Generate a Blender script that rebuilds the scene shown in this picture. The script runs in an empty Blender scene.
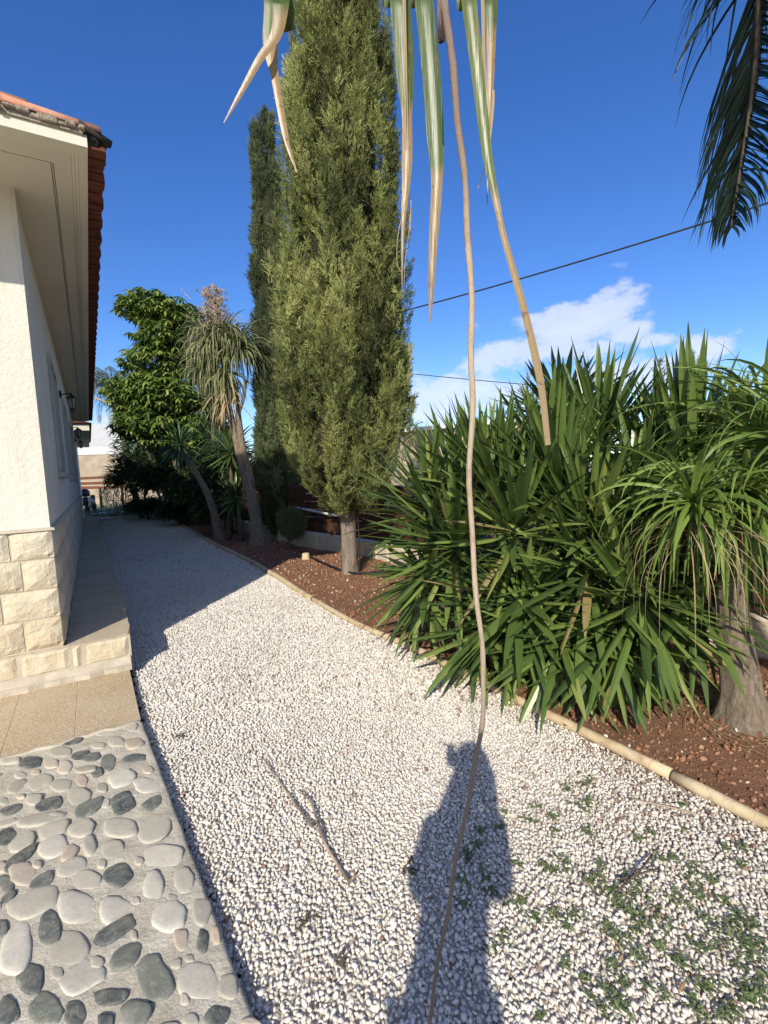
import bpy, math, random
import numpy as np
from mathutils import Vector, noise as mnoise
rng = np.random.default_rng(7); random.seed(7)
C = bpy.context.scene.collection
A = np.array
# ------------------------------------------------------------------ camera model (also used to measure places off the view)
H = 1.45; F = 483.0; PITCH = math.radians(4.85); ROLL = math.radians(-2.72)
def Rx(a): c, s = math.cos(a), math.sin(a); return A([[1,0,0],[0,c,-s],[0,s,c]])
def Rz(a): c, s = math.cos(a), math.sin(a); return A([[c,-s,0],[s,c,0],[0,0,1]])
CM = Rx(math.pi/2-PITCH) @ Rz(ROLL)
def ray(x, y): return CM @ A([(x-384)/F, -(y-512)/F, -1.0])
def gz(x, y, z=0.0): d = ray(x, y); return A([0,0,H]) + d*((z-H)/d[2])
def at(x, y, Y): d = ray(x, y); return A([0,0,H]) + d*(Y/d[1])
SUN = A([.138, .849, -.510])                       # the way the sunlight travels
# house frame: corner, along the side wall, outwards from the side wall
HC = A([-2.374, 3.419, 0.0]); D1 = A([-.518, .856, 0.0]); D2 = A([.856, .518, 0.0]); UZ = A([0,0,1.0])
def hp(u, v, z): return HC + D1*u + D2*v + UZ*z

# ------------------------------------------------------------------ mesh helpers
def vnoise(p, s=1.0, o=0.0):
    return A([mnoise.noise(Vector((q[0]*s+o, q[1]*s+o, q[2]*s+o))) for q in p])
def norm(a):
    return a/np.maximum(np.linalg.norm(a, axis=-1, keepdims=True), 1e-9)

class MB:
    """collects vertices, faces (tri / quad arrays) and two per-vertex numbers: tint and along"""
    def __init__(s): s.v=[]; s.q=[]; s.t=[]; s.a=[]; s.b=[]; s.n=0; s.mq=[]; s.mt=[]
    def add(s, v, quads=None, tris=None, tint=0.5, along=0.0, mi=0):
        v = np.asarray(v, float).reshape(-1,3); k = len(v)
        s.v.append(v)
        s.a.append(np.broadcast_to(np.asarray(tint, float), (k,)).copy()); s.b.append(np.broadcast_to(np.asarray(along, float), (k,)).copy())
        if quads is not None and len(quads): quads=np.asarray(quads, int)+s.n; s.q.append(quads); s.mq.append(np.full(len(quads), mi))
        if tris is not None and len(tris): tris=np.asarray(tris, int)+s.n; s.t.append(tris); s.mt.append(np.full(len(tris), mi))
        s.n += k
    def box(s, c, ax, ay, az, tint=0.5, bev=0.0):
        """box about c with half-axis vectors; bev chamfers it"""
        c, ax, ay, az = map(lambda k: np.asarray(k, float), (c, ax, ay, az))
        if bev <= 0:
            P=[c+i*ax+j*ay+k*az for k in (-1,1) for j in (-1,1) for i in (-1,1)]
            s.add(P, [[0,2,3,1],[4,5,7,6],[0,1,5,4],[2,6,7,3],[0,4,6,2],[1,3,7,5]], tint=tint); return
        L=[np.linalg.norm(k) for k in (ax,ay,az)]; f=[1-min(bev/l,.45) for l in L]
        P=[]; idx={}
        for k in (-1,1):
            for j in (-1,1):
                for i in (-1,1):
                    for m in range(3):
                        w=[f[0],f[1],f[2]]; w[m]=1.0
                        idx[(i,j,k,m)]=len(P); P.append(c+i*w[0]*ax+j*w[1]*ay+k*w[2]*az)
        Q=[]; T=[]
        for m in range(3):
            o=[a for a in range(3) if a!=m]
            for sg in (-1,1):
                f4=[]
                for (p,q) in ((-1,-1),(1,-1),(1,1),(-1,1)):
                    key=[0,0,0]; key[m]=sg; key[o[0]]=p; key[o[1]]=q; f4.append(idx[(*key,m)])
                Q.append(f4)
        for m in range(3):           # edges along axis m
            o=[a for a in range(3) if a!=m]
            for p in (-1,1):
                for q in (-1,1):
                    f4=[]
                    for (e,mm) in ((-1,o[0]),(1,o[0]),(1,o[1]),(-1,o[1])):
                        key=[0,0,0]; key[m]=e; key[o[0]]=p; key[o[1]]=q; f4.append(idx[(*key,mm)])
                    Q.append(f4)
        for k in (-1,1):
            for j in (-1,1):
                for i in (-1,1): T.append([idx[(i,j,k,0)],idx[(i,j,k,1)],idx[(i,j,k,2)]])
        s.add(P, Q, T, tint=tint)
    def tube(s, pts, rad, n=8, tint=0.5, caps=True, wob=0.0, squash=1.0):
        pts=np.asarray(pts,float); m=len(pts); rad=np.broadcast_to(np.asarray(rad,float),(m,))
        tg=np.gradient(pts,axis=0); tg=norm(tg)
        ref=A([0,0,1.0]) if abs(tg[0][2])<.9 else A([1.0,0,0])
        n1=np.cross(tg[0],ref); n1/=np.linalg.norm(n1); V=[]
        al=[]
        for i in range(m):
            n1=n1-tg[i]*np.dot(n1,tg[i]); n1/=np.linalg.norm(n1); n2=np.cross(tg[i],n1)
            for k in range(n):
                th=2*math.pi*k/n; r=rad[i]*(1+(wob*math.sin(3*th+i*.7)+wob*random.uniform(-1,1) if wob else 0))
                V.append(pts[i]+n1*math.cos(th)*r+n2*math.sin(th)*r*squash); al.append(i/(m-1))
        Q=[[i*n+k, i*n+(k+1)%n, (i+1)*n+(k+1)%n, (i+1)*n+k] for i in range(m-1) for k in range(n)]
        T=[]
        if caps:
            V+= [pts[0],pts[-1]]; al+=[0,1]
            T=[[m*n,(k+1)%n,k] for k in range(n)]+[[m*n+1,(m-1)*n+k,(m-1)*n+(k+1)%n] for k in range(n)]
        s.add(V,Q,T,tint=tint,along=al)
    def lathe(s, c, prof, n=24, tint=.5, axis=None):
        """prof: (radius, height) rings"""
        V=[]; m=len(prof)
        ax=norm(np.asarray(axis,float)) if axis is not None else UZ
        r=A([1.0,0,0]) if abs(ax[0])<.9 else A([0,1.0,0]); e1=norm(np.cross(ax,r)); e2=np.cross(ax,e1)
        for (rr,h) in prof:
            for k in range(n):
                th=2*math.pi*k/n; V.append(np.asarray(c)+e1*rr*math.cos(th)+e2*rr*math.sin(th)+ax*h)
        Q=[[i*n+k, i*n+(k+1)%n, (i+1)*n+(k+1)%n, (i+1)*n+k] for i in range(m-1) for k in range(n)]
        s.add(V,Q,tint=tint)
    def build(s, name, mat, parent=None, smooth=False):
        me=bpy.data.meshes.new(name)
        V=np.concatenate(s.v); q=np.concatenate(s.q) if s.q else np.zeros((0,4),int); t=np.concatenate(s.t) if s.t else np.zeros((0,3),int)
        me.vertices.add(len(V)); me.vertices.foreach_set('co', V.astype(np.float32).ravel())
        me.loops.add(q.size+t.size); me.loops.foreach_set('vertex_index', np.concatenate([q.ravel(),t.ravel()]).astype(np.int32))
        nf=len(q)+len(t); me.polygons.add(nf)
        ls=np.concatenate([np.arange(len(q))*4, q.size+np.arange(len(t))*3]).astype(np.int32)
        me.polygons.foreach_set('loop_start', ls)
        mats = mat if isinstance(mat,(list,tuple)) else [mat]
        for m in mats: me.materials.append(m)
        if len(mats)>1:
            mi=np.concatenate((s.mq if s.mq else [])+(s.mt if s.mt else [])).astype(np.int32); me.polygons.foreach_set('material_index', mi)
        for nm,arr in (('tint',s.a),('along',s.b)):
            at_=me.attributes.new(nm,'FLOAT','POINT'); at_.data.foreach_set('value', np.concatenate(arr).astype(np.float32))
        me.update(calc_edges=True); me.validate()
        me.polygons.foreach_set('use_smooth', [bool(smooth)]*len(me.polygons))
        o=bpy.data.objects.new(name,me); C.objects.link(o)
        if parent is not None: o.parent=parent; o.matrix_parent_inverse=parent_inv(parent)
        return o
def parent_inv(p):
    from mathutils import Matrix
    m=Matrix.Translation(p.location); return m.inverted()
def tag(o, label=None, cat=None, group=None, kind=None):
    if label: o['label']=label
    if cat: o['category']=cat
    if group: o['group']=group
    if kind: o['kind']=kind
    return o
def thing(name, loc, label, cat, group=None):
    o=bpy.data.objects.new(name,None); C.objects.link(o); o.location=loc; o.empty_display_size=.2
    return tag(o,label,cat,group)
def smooth_path(pts, n):
    P=np.asarray(pts,float); P=np.vstack([2*P[0]-P[1],P,2*P[-1]-P[-2]]); out=[]
    for i in range(1,len(P)-2):
        for k in range(n):
            t=k/n; p0,p1,p2,p3=P[i-1:i+3]
            out.append(.5*((2*p1)+(-p0+p2)*t+(2*p0-5*p1+4*p2-p3)*t*t+(-p0+3*p1-3*p2+p3)*t**3))
    out.append(P[-2]); return A(out)

# ------------------------------------------------------------------ materials
class NT:
    def __init__(s, name):
        s.m=bpy.data.materials.new(name); s.m.use_nodes=True; s.t=s.m.node_tree; s.b=s.t.nodes['Principled BSDF']; s.out=s.t.nodes['Material Output']
    def n(s, ty, **k):
        nd=s.t.nodes.new(ty)
        for a,b in k.items():
            if a.startswith('i_'): nd.inputs[int(a[2:])].default_value=b
            else: setattr(nd,a,b)
        return nd
    def l(s,a,b): s.t.links.new(a,b)
    def coord(s, scale=1.0):
        tc=s.n('ShaderNodeTexCoord'); mp=s.n('ShaderNodeMapping'); sc=scale if isinstance(scale,tuple) else (scale,)*3
        mp.inputs['Scale'].default_value=sc; s.l(tc.outputs['Object'],mp.inputs[0]); return mp.outputs[0]
    def noise(s, scale, detail=4, rough=.55, vec=None, dist=0.0):
        nd=s.n('ShaderNodeTexNoise'); nd.inputs['Scale'].default_value=scale; nd.inputs['Detail'].default_value=detail; nd.inputs['Roughness'].default_value=rough
        nd.inputs['Distortion'].default_value=dist; s.l(vec if vec is not None else s.coord(), nd.inputs['Vector']); return nd.outputs['Fac']
    def ramp(s, fac, stops, interp='LINEAR'):
        r=s.n('ShaderNodeValToRGB'); r.color_ramp.interpolation=interp
        while len(r.color_ramp.elements)<len(stops): r.color_ramp.elements.new(.5)
        for e,(p,c) in zip(r.color_ramp.elements,stops): e.position=p; e.color=(*c,1) if len(c)==3 else c
        s.l(fac,r.inputs[0]); return r.outputs[0]
    def attr(s,name):
        a=s.n('ShaderNodeAttribute'); a.attribute_name=name; return a.outputs['Fac']
    def mix(s, fac, a, b, mode='MIX'):
        m=s.n('ShaderNodeMix'); m.data_type='RGBA'; m.blend_type=mode
        for inp,val in ((m.inputs[0],fac),(m.inputs[6],a),(m.inputs[7],b)):
            if hasattr(val,'links') or isinstance(val,bpy.types.NodeSocket): s.l(val,inp)
            else: inp.default_value = val if isinstance(val,(int,float)) else (*val,1)
        return m.outputs[2]
    def math(s, op, a, b=0.0, c=None):
        m=s.n('ShaderNodeMath'); m.operation=op
        for i,val in enumerate((a,b) if c is None else (a,b,c)):
            if isinstance(val,bpy.types.NodeSocket): s.l(val,m.inputs[i])
            else: m.inputs[i].default_value=val
        return m.outputs[0]
    def bump(s, h, strength=.5, dist=.01, prev=None):
        b=s.n('ShaderNodeBump'); b.inputs['Strength'].default_value=strength; b.inputs['Distance'].default_value=dist
        s.l(h,b.inputs['Height'])
        if prev is not None: s.l(prev,b.inputs['Normal'])
        return b.outputs[0]
    def fin(s, col=None, rough=.8, nrm=None, spec=.3, metal=0.0):
        if col is not None:
            if isinstance(col,bpy.types.NodeSocket): s.l(col,s.b.inputs['Base Color'])
            else: s.b.inputs['Base Color'].default_value=(*col,1)
        if isinstance(rough,bpy.types.NodeSocket): s.l(rough,s.b.inputs['Roughness'])
        else: s.b.inputs['Roughness'].default_value=rough
        s.b.inputs['Specular IOR Level'].default_value=spec; s.b.inputs['Metallic'].default_value=metal
        if nrm is not None: s.l(nrm,s.b.inputs['Normal'])
        return s.m
    def translucent(s, col, amt=.25):
        tr=s.n('ShaderNodeBsdfTranslucent')
        s.l(col,tr.inputs[0]); mx=s.n('ShaderNodeMixShader'); mx.inputs[0].default_value=amt
        s.l(s.b.outputs[0],mx.inputs[1]); s.l(tr.outputs[0],mx.inputs[2]); s.l(mx.outputs[0],s.out.inputs[0])

def mat_plain(name, a, b, scale=6, rough=.8, bumpn=40, bs=.3, bd=.004, spec=.3, metal=0.0):
    k=NT(name); f=k.noise(scale,6); h=k.noise(bumpn,4)
    return k.fin(k.ramp(f,[(.3,a),(.7,b)]), rough, k.bump(h,bs,bd), spec, metal)
def mat_leaf(name, stops, rough=.45, trans=.25, spec=.4, dry=None, streak=0.0):
    """stops: colours of single leaves picked by 'tint'; dry: (start, colour) along the leaf"""
    k=NT(name); c=k.ramp(k.attr('tint'),stops)
    nz=k.noise(9,3); c=k.mix(k.math('MULTIPLY',nz,.35),c,stops[0][1])
    if dry:
        f=k.attr('along'); w=k.math('ADD',f,k.math('MULTIPLY',k.math('SUBTRACT',k.noise(25,3),.5),.08))
        c=k.mix(k.ramp(w,[(dry[0],(0,0,0)),(dry[0]+.05,(1,1,1))]),c,dry[1])
    k.fin(c,rough,k.bump(k.noise(60,2),.12,.002),spec); k.translucent(c,trans); return k.m

M={}
# stucco
k=NT('white_stucco'); big=k.noise(1.2,4); f1=k.noise(70,4,.6); f2=k.noise(28,3,.6)
c=k.ramp(big,[(.3,(.66,.62,.52)),(.7,(.78,.74,.63))])
n1=k.bump(f2,.55,.012); sk=k.noise(2.2,5,.65,k.coord((5,5,.5))); c=k.mix(k.ramp(sk,[(.52,(0,0,0)),(.72,(.45,.45,.45))]),c,(.50,.45,.34)); M['stucco']=k.fin(c,.9,k.bump(f1,.4,.006,n1),.15)
k=NT('painted_soffit'); big=k.noise(.8,4); c=k.ramp(big,[(.3,(.66,.62,.50)),(.7,(.74,.70,.57))]); M['soffit']=k.fin(c,.75,k.bump(k.noise(30,3),.1,.003),.2)
# cream stone
k=NT('cream_split_stone'); t=k.attr('tint'); f=k.noise(5,6,.65,dist=.6); g=k.noise(22,6,.7)
c=k.ramp(t,[(0,(.56,.45,.28)),(.35,(.60,.50,.34)),(.7,(.64,.56,.40)),(1,(.68,.61,.46))])
c=k.mix(k.ramp(f,[(.45,(0,0,0)),(.7,(1,1,1))]),c,(.70,.63,.48)); c=k.mix(k.ramp(g,[(.32,(.4,.4,.4)),(.46,(0,0,0))]),c,(.48,.36,.21))
M['stone']=k.fin(c,.9,k.bump(k.noise(9,8,.7,dist=1.0),.7,.03,k.bump(g,.8,.010)),.15)
M['mortar']=mat_plain('beige_mortar',(.44,.38,.28),(.56,.50,.39),8,.95,60,.6,.006)
# exposed aggregate slab
k=NT('exposed_aggregate'); vz=k.n('ShaderNodeTexVoronoi'); vz.inputs['Scale'].default_value=110; k.l(k.coord(),vz.inputs['Vector'])
c=k.mix(k.ramp(vz.outputs['Distance'],[(.25,(0,0,0)),(.6,(1,1,1))]),k.mix(.30,k.ramp(vz.outputs['Color'],[(0,(.26,.16,.08)),(.4,(.56,.42,.25)),(.7,(.74,.62,.43)),(1,(.86,.80,.68))]),(.56,.44,.27)),(.42,.32,.19))
c=k.mix(k.ramp(k.noise(2.2,4),[(.35,(0,0,0)),(.7,(.45,.45,.45))]),c,(.62,.54,.40))
M['aggregate']=k.fin(c,.85,k.bump(k.math('SUBTRACT',1.0,vz.outputs['Distance']),.5,.003),.2)
k=NT('walk_concrete'); c=k.ramp(k.noise(2.5,6),[(.3,(.48,.39,.26)),(.7,(.62,.52,.37))]); c=k.mix(k.ramp(k.noise(90,2),[(.5,(0,0,0)),(.62,(.6,.6,.6))]),c,(.30,.25,.18)); M['walk']=k.fin(c,.9,k.bump(k.noise(90,4),.5,.004),.15)
# cement between cobbles
k=NT('rough_cement'); c=k.ramp(k.noise(6,7,.65),[(.25,(.38,.34,.26)),(.5,(.54,.495,.39)),(.75,(.67,.62,.50))]); c=k.mix(k.ramp(k.noise(55,3),[(.55,(0,0,0)),(.7,(.5,.5,.5))]),c,(.36,.32,.25)); M['cement']=k.fin(c,.92,k.bump(k.noise(120,5,.7),.6,.004,k.bump(k.noise(18,5,.7),.8,.012)),.15)
k=NT('river_stone'); t=k.attr('tint'); c=k.ramp(t,[(0,(.045,.060,.062)),(.18,(.085,.103,.098)),(.3,(.16,.175,.145)),(.42,(.38,.35,.27)),(.7,(.54,.50,.40)),(.85,(.64,.60,.50)),(1,(.50,.39,.29))])
c=k.mix(k.math('MULTIPLY',k.ramp(k.noise(14,6,.7,dist=.8),[(.4,(0,0,0)),(.8,(1,1,1))]),.6),c,(.42,.39,.31)); vn=k.noise(7,6,.6,dist=3.0); c=k.mix(k.ramp(vn,[(.485,(0,0,0)),(.5,(.35,.35,.35)),(.515,(0,0,0))]),c,(.60,.57,.48)); c=k.mix(k.ramp(k.noise(90,4,.7),[(.5,(0,0,0)),(.75,(.4,.4,.4))]),c,(.25,.23,.18)); M['river']=k.fin(c,k.ramp(k.noise(20,4),[(.3,(.45,.45,.45)),(.7,(.75,.75,.75))]),k.bump(k.noise(35,6,.7),.35,.004),.35)
# gravel
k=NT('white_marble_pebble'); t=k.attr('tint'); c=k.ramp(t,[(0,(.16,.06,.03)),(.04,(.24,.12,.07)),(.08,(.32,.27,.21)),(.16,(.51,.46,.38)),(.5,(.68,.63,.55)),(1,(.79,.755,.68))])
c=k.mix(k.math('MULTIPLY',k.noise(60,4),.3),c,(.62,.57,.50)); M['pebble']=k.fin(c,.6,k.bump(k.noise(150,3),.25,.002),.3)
M['gravelbed']=mat_plain('gravel_bedding',(.46,.41,.34),(.66,.60,.51),60,.95,120,.8,.01)
# soil
k=NT('red_brown_soil'); c=k.ramp(k.noise(3.5,8,.7),[(.25,(.19,.098,.055)),(.5,(.29,.150,.086)),(.75,(.37,.205,.125))]); c=k.mix(k.ramp(k.noise(45,5,.7),[(.5,(0,0,0)),(.68,(1,1,1))]),c,(.32,.18,.11)); c=k.mix(k.ramp(k.noise(130,2),[(.66,(0,0,0)),(.72,(1,1,1))]),c,(.45,.38,.28))
M['soil']=k.fin(c,.95,k.bump(k.noise(110,5,.7),.9,.01,k.bump(k.noise(22,6,.7),1.0,.03)),.1)
k=NT('soil_clod'); c=k.ramp(k.attr('tint'),[(0,(.17,.082,.046)),(.6,(.33,.17,.096)),(.88,(.40,.25,.155)),(.94,(.50,.42,.30)),(1,(.66,.60,.50))]); M['clod']=k.fin(c,.95,k.bump(k.noise(90,4),.6,.006),.1)
k=NT('dry_ground'); c=k.ramp(k.noise(.35,8,.65),[(.3,(.30,.24,.16)),(.55,(.38,.31,.21)),(.75,(.20,.21,.10))]); M['ground']=k.fin(c,.95,k.bump(k.noise(14,6),.8,.03),.1)
# tiles
k=NT('terracotta_tile'); c=k.ramp(k.noise(3.5,7,.7),[(.28,(.26,.11,.065)),(.5,(.50,.24,.15)),(.72,(.62,.36,.25))]); c=k.mix(k.ramp(k.noise(11,6,.75,dist=.5),[(.55,(0,0,0)),(.66,(.85,.85,.85))]),c,(.30,.21,.15)); c=k.mix(k.ramp(k.noise(1.7,3),[(.6,(0,0,0)),(.75,(.5,.5,.5))]),c,(.68,.60,.50)); M['tile']=k.fin(c,.85,k.bump(k.noise(60,5),.4,.004),.2)
k=NT('dark_red_tile_edge'); c=k.ramp(k.noise(9,6),[(.3,(.085,.028,.020)),(.7,(.17,.060,.040))]); M['tile_edge']=k.fin(c,.85,k.bump(k.noise(60,5),.4,.004),.2)
M['tile_mortar']=mat_plain('old_tile_mortar',(.20,.15,.11),(.42,.36,.29),14,.95,50,1.0,.015)
M['blacktile']=mat_plain('blackened_tile_end',(.02,.02,.02),(.09,.075,.065),16,.85,60,.4,.004)
# timber edging
k=NT('cream_log_edging'); c=k.ramp(k.noise(5,7,.65),[(.3,(.40,.29,.16)),(.5,(.58,.46,.28)),(.75,(.70,.60,.41))]); c=k.mix(k.ramp(k.noise(12,6,.75,dist=.6),[(.54,(0,0,0)),(.68,(.75,.75,.75))]),c,(.33,.19,.11)); M['edging']=k.fin(c,.8,k.bump(k.noise(70,4),.35,.004),.2)
def mat_bark(name,a,b,d,sc=(14,14,3)):
    k=NT(name); v=k.coord(sc); f=k.noise(1.6,8,.7,v,.6); c=k.ramp(f,[(.3,d),(.48,a),(.7,b)]); return k.fin(c,.95,k.bump(f,1.0,.03),.1)
M['bark_cyp']=mat_bark('grey_fibrous_bark',(.22,.18,.14),(.34,.30,.25),(.12,.09,.07))
M['bark_palm']=mat_bark('pale_corky_bark',(.24,.19,.135),(.36,.30,.23),(.12,.09,.06),(22,22,9))
M['bark_dark']=mat_bark('brown_stem',(.14,.11,.08),(.24,.20,.15),(.07,.05,.04))
# leaves
M['cyp1']=mat_leaf('cypress_scale_leaf',[(0,(.052,.062,.026)),(.35,(.185,.215,.073)),(.75,(.385,.42,.135)),(1,(.56,.56,.22))],.7,.22,.15)
M['cyp2']=mat_leaf('dark_cypress_scale_leaf',[(0,(.070,.095,.048)),(.5,(.14,.175,.080)),(1,(.23,.26,.12))],.75,.15,.15)
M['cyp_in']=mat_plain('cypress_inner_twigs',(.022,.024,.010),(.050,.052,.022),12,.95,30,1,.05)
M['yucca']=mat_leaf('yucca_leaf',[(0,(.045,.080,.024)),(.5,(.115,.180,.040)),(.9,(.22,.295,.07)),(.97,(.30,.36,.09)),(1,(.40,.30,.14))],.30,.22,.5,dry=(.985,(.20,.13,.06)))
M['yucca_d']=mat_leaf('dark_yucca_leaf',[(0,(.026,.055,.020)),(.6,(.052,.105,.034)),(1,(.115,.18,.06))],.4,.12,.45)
M['pony']=mat_leaf('ribbon_leaf',[(0,(.11,.17,.034)),(.5,(.19,.28,.055)),(.9,(.28,.38,.09)),(1,(.42,.42,.16))],.4,.3,.4,dry=(.95,(.42,.33,.17)))
M['pony_far']=mat_leaf('pale_ribbon_leaf',[(0,(.14,.17,.07)),(.5,(.25,.28,.12)),(.85,(.37,.37,.18)),(1,(.54,.46,.27))],.5,.3,.3)
M['pony_dry']=mat_leaf('dry_ribbon_leaf',[(0,(.36,.26,.13)),(1,(.52,.41,.24))],.7,.2,.2)
M['flower']=mat_leaf('dry_flower_plume',[(0,(.46,.36,.26)),(1,(.70,.60,.48))],.8,.3,.1)
M['umbel']=mat_leaf('umbrella_tree_leaf',[(0,(.065,.11,.028)),(.45,(.155,.235,.045)),(.85,(.31,.40,.085)),(1,(.47,.53,.17))],.38,.3,.45)
M['shrub']=mat_leaf('dark_shrub_leaf',[(0,(.022,.040,.014)),(.6,(.050,.085,.026)),(1,(.10,.15,.045))],.5,.1,.3)
M['greypalm']=mat_leaf('grey_green_frond',[(0,(.075,.105,.065)),(.6,(.14,.18,.12)),(1,(.24,.28,.19))],.5,.25,.3)
M['frond']=mat_leaf('deep_green_frond',[(0,(.010,.026,.020)),(.6,(.018,.042,.028)),(1,(.035,.065,.035))],.4,.06,.35)
M['weed']=mat_leaf('weed_leaf',[(0,(.10,.14,.060)),(.6,(.17,.225,.09)),(1,(.30,.34,.16))],.55,.25,.3)
M['drystalk']=mat_leaf('dry_stalk',[(0,(.34,.25,.17)),(1,(.50,.40,.28))],.7,.0,.2)
M['litter']=mat_leaf('leaf_scrap',[(0,(.10,.055,.03)),(.5,(.24,.14,.07)),(1,(.45,.33,.19))],.8,.1,.1)
k=NT('dead_frond_stalk'); al=k.attr('along'); c=k.ramp(al,[(0,(.23,.17,.14)),(.22,(.26,.19,.15)),(.34,(.50,.40,.28)),(.58,(.50,.40,.28)),(.72,(.27,.21,.16)),(1,(.17,.135,.105))]); c=k.mix(k.ramp(k.noise(30,5,.7),[(.5,(0,0,0)),(.68,(.7,.7,.7))]),c,(.30,.21,.14)); M['stalk']=k.fin(c,.75,k.bump(k.noise(5,5,.7,k.coord((90,90,5))),.9,.003),.2)
# hanging leaf: green blade drying out to straw and grey towards its tip
def mat_hang(name, green, pale, s, dry, grey, s2=None):
    k=NT(name); al=k.attr('along'); v=k.coord((60,60,2.5)); st=k.noise(2,4,.6,v)
    g=k.mix(k.ramp(st,[(.35,(0,0,0)),(.65,(1,1,1))]),green,pale)
    w=k.math('ADD',al,k.math('MULTIPLY',k.math('SUBTRACT',k.noise(14,3),.5),.06))
    c=k.mix(k.ramp(w,[(s-.06,(0,0,0)),(s,(1,1,1))]),g,dry); c=k.mix(k.ramp(w,[((s2 or s+.2),(0,0,0)),((s2 or s+.2)+.25,(1,1,1))]),c,grey)
    sp=k.noise(38,5,.7,dist=1.2); c=k.mix(k.ramp(sp,[(.58,(0,0,0)),(.66,(.8,.8,.8))]),c,(.17,.105,.055))
    k.fin(c,.36,k.bump(st,.6,.0015),.5); k.translucent(c,.3); return k.m
M['hang_a']=mat_hang('hanging_leaf_green',(.050,.090,.016),(.085,.135,.026),.60,(.30,.20,.09),(.22,.165,.12))
M['hang_b']=mat_hang('hanging_leaf_yellowing',(.085,.125,.022),(.145,.180,.04),.56,(.37,.25,.11),(.38,.28,.15))
# misc
M['black_metal']=mat_plain('black_painted_iron',(.012,.012,.012),(.03,.028,.026),20,.45,60,.1,.001,.5)
k=NT('lantern_glass'); k.b.inputs['Transmission Weight'].default_value=.6; M['glass']=k.fin((.55,.55,.5),.25,None,.5)
M['shutter']=mat_plain('pale_shutter_paint',(.40,.39,.35),(.48,.47,.42),5,.6,30,.1,.002)
M['brownwood']=mat_plain('dark_stained_boards',(.045,.022,.014),(.11,.052,.030),7,.8,40,.4,.004)
M['redwood']=mat_plain('reddish_board',(.20,.08,.045),(.30,.13,.075),7,.8,40,.4,.004)
M['whitewall']=mat_plain('white_render',(.66,.66,.64),(.76,.76,.74),3,.9,30,.2,.003)
M['tanwall']=mat_plain('tan_render',(.36,.29,.20),(.50,.42,.31),2,.9,25,.6,.01)
M['paleslab']=mat_plain('pale_slab',(.40,.38,.35),(.52,.50,.46),6,.85,40,.4,.004)
M['cable']=mat_plain('black_cable',(.02,.02,.02),(.035,.035,.035),6,.6,40,.1,.001)
M['pole']=mat_plain('weathered_pole',(.16,.12,.09),(.24,.19,.15),6,.8,40,.4,.004)
M['tyre']=mat_plain('black_rubber',(.015,.015,.015),(.03,.03,.03),9,.7,40,.2,.003)
M['pinkpaint']=mat_plain('pale_pink_panel',(.45,.36,.36),(.56,.46,.45),9,.4,40,.1,.001,.5)
M['winglass']=mat_plain('dark_window_glass',(.03,.04,.05),(.06,.07,.08),3,.15,20,.02,.001,.6)
M['skin']=mat_plain('skin',(.45,.27,.19),(.50,.31,.22),9,.55,90,.1,.001)
M['shirt']=mat_plain('grey_cotton_shirt',(.20,.21,.23),(.26,.27,.29),12,.9,200,.3,.002)
M['jeans']=mat_plain('blue_denim',(.05,.07,.12),(.08,.11,.18),20,.9,200,.3,.002)
M['hair']=mat_plain('dark_hair',(.02,.014,.010),(.05,.034,.022),40,.6,120,.5,.003)
M['phone']=mat_plain('black_phone_case',(.02,.02,.022),(.03,.03,.032),9,.4,40,.05,.001,.5)
M['shoe']=mat_plain('white_sports_shoe',(.55,.55,.53),(.65,.65,.62),9,.7,60,.2,.002)

# ------------------------------------------------------------------ ground
def struct(o): o['kind']='structure'; return o
def grid_sheet(poly_fn, x0,x1,y0,y1,st,zfn):
    xs=np.arange(x0,x1+1e-6,st); ys=np.arange(y0,y1+1e-6,st); X,Y=np.meshgrid(xs,ys,indexing='ij'); Z=zfn(X,Y)
    n,m=X.shape; ids=np.arange(n*m).reshape(n,m)
    q=np.stack([ids[:-1,:-1],ids[1:,:-1],ids[1:,1:],ids[:-1,1:]],-1).reshape(-1,4)
    cx=(X[:-1,:-1]+X[1:,1:]).ravel()/2; cy=(Y[:-1,:-1]+Y[1:,1:]).ravel()/2
    return np.stack([X,Y,Z],-1).reshape(-1,3), q[poly_fn(cx,cy)]
def inpoly(px,py,poly):
    c=np.zeros(len(px),bool); n=len(poly)
    for i in range(n):
        x1,y1=poly[i][:2]; x2,y2=poly[(i+1)%n][:2]
        if y1==y2: continue
        k=((y1>py)!=(y2>py)) & (px<(x2-x1)*(py-y1)/(y2-y1)+x1); c^=k
    return c
def lownoise(X,Y,seed=0):
    z=np.zeros_like(X,dtype=float); r=np.random.default_rng(seed)
    for f,a in ((.7,1),(1.7,.6),(3.9,.35),(8.1,.2),(17,.1)):
        for _ in range(3):
            th=r.uniform(0,6.28); ph=r.uniform(0,6.28); z+=a*np.sin(f*(X*math.cos(th)+Y*math.sin(th))*2+ph)/3
    return z

g=MB(); R=600
Xs=[-R,-60,-30,-15,0,15,30,60,R]
g.add([[x,y,-.06] for x in Xs for y in Xs],[[i*9+j,(i+1)*9+j,(i+1)*9+j+1,i*9+j+1] for i in range(8) for j in range(8)])
struct(g.build('ground',M['ground']))

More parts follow.
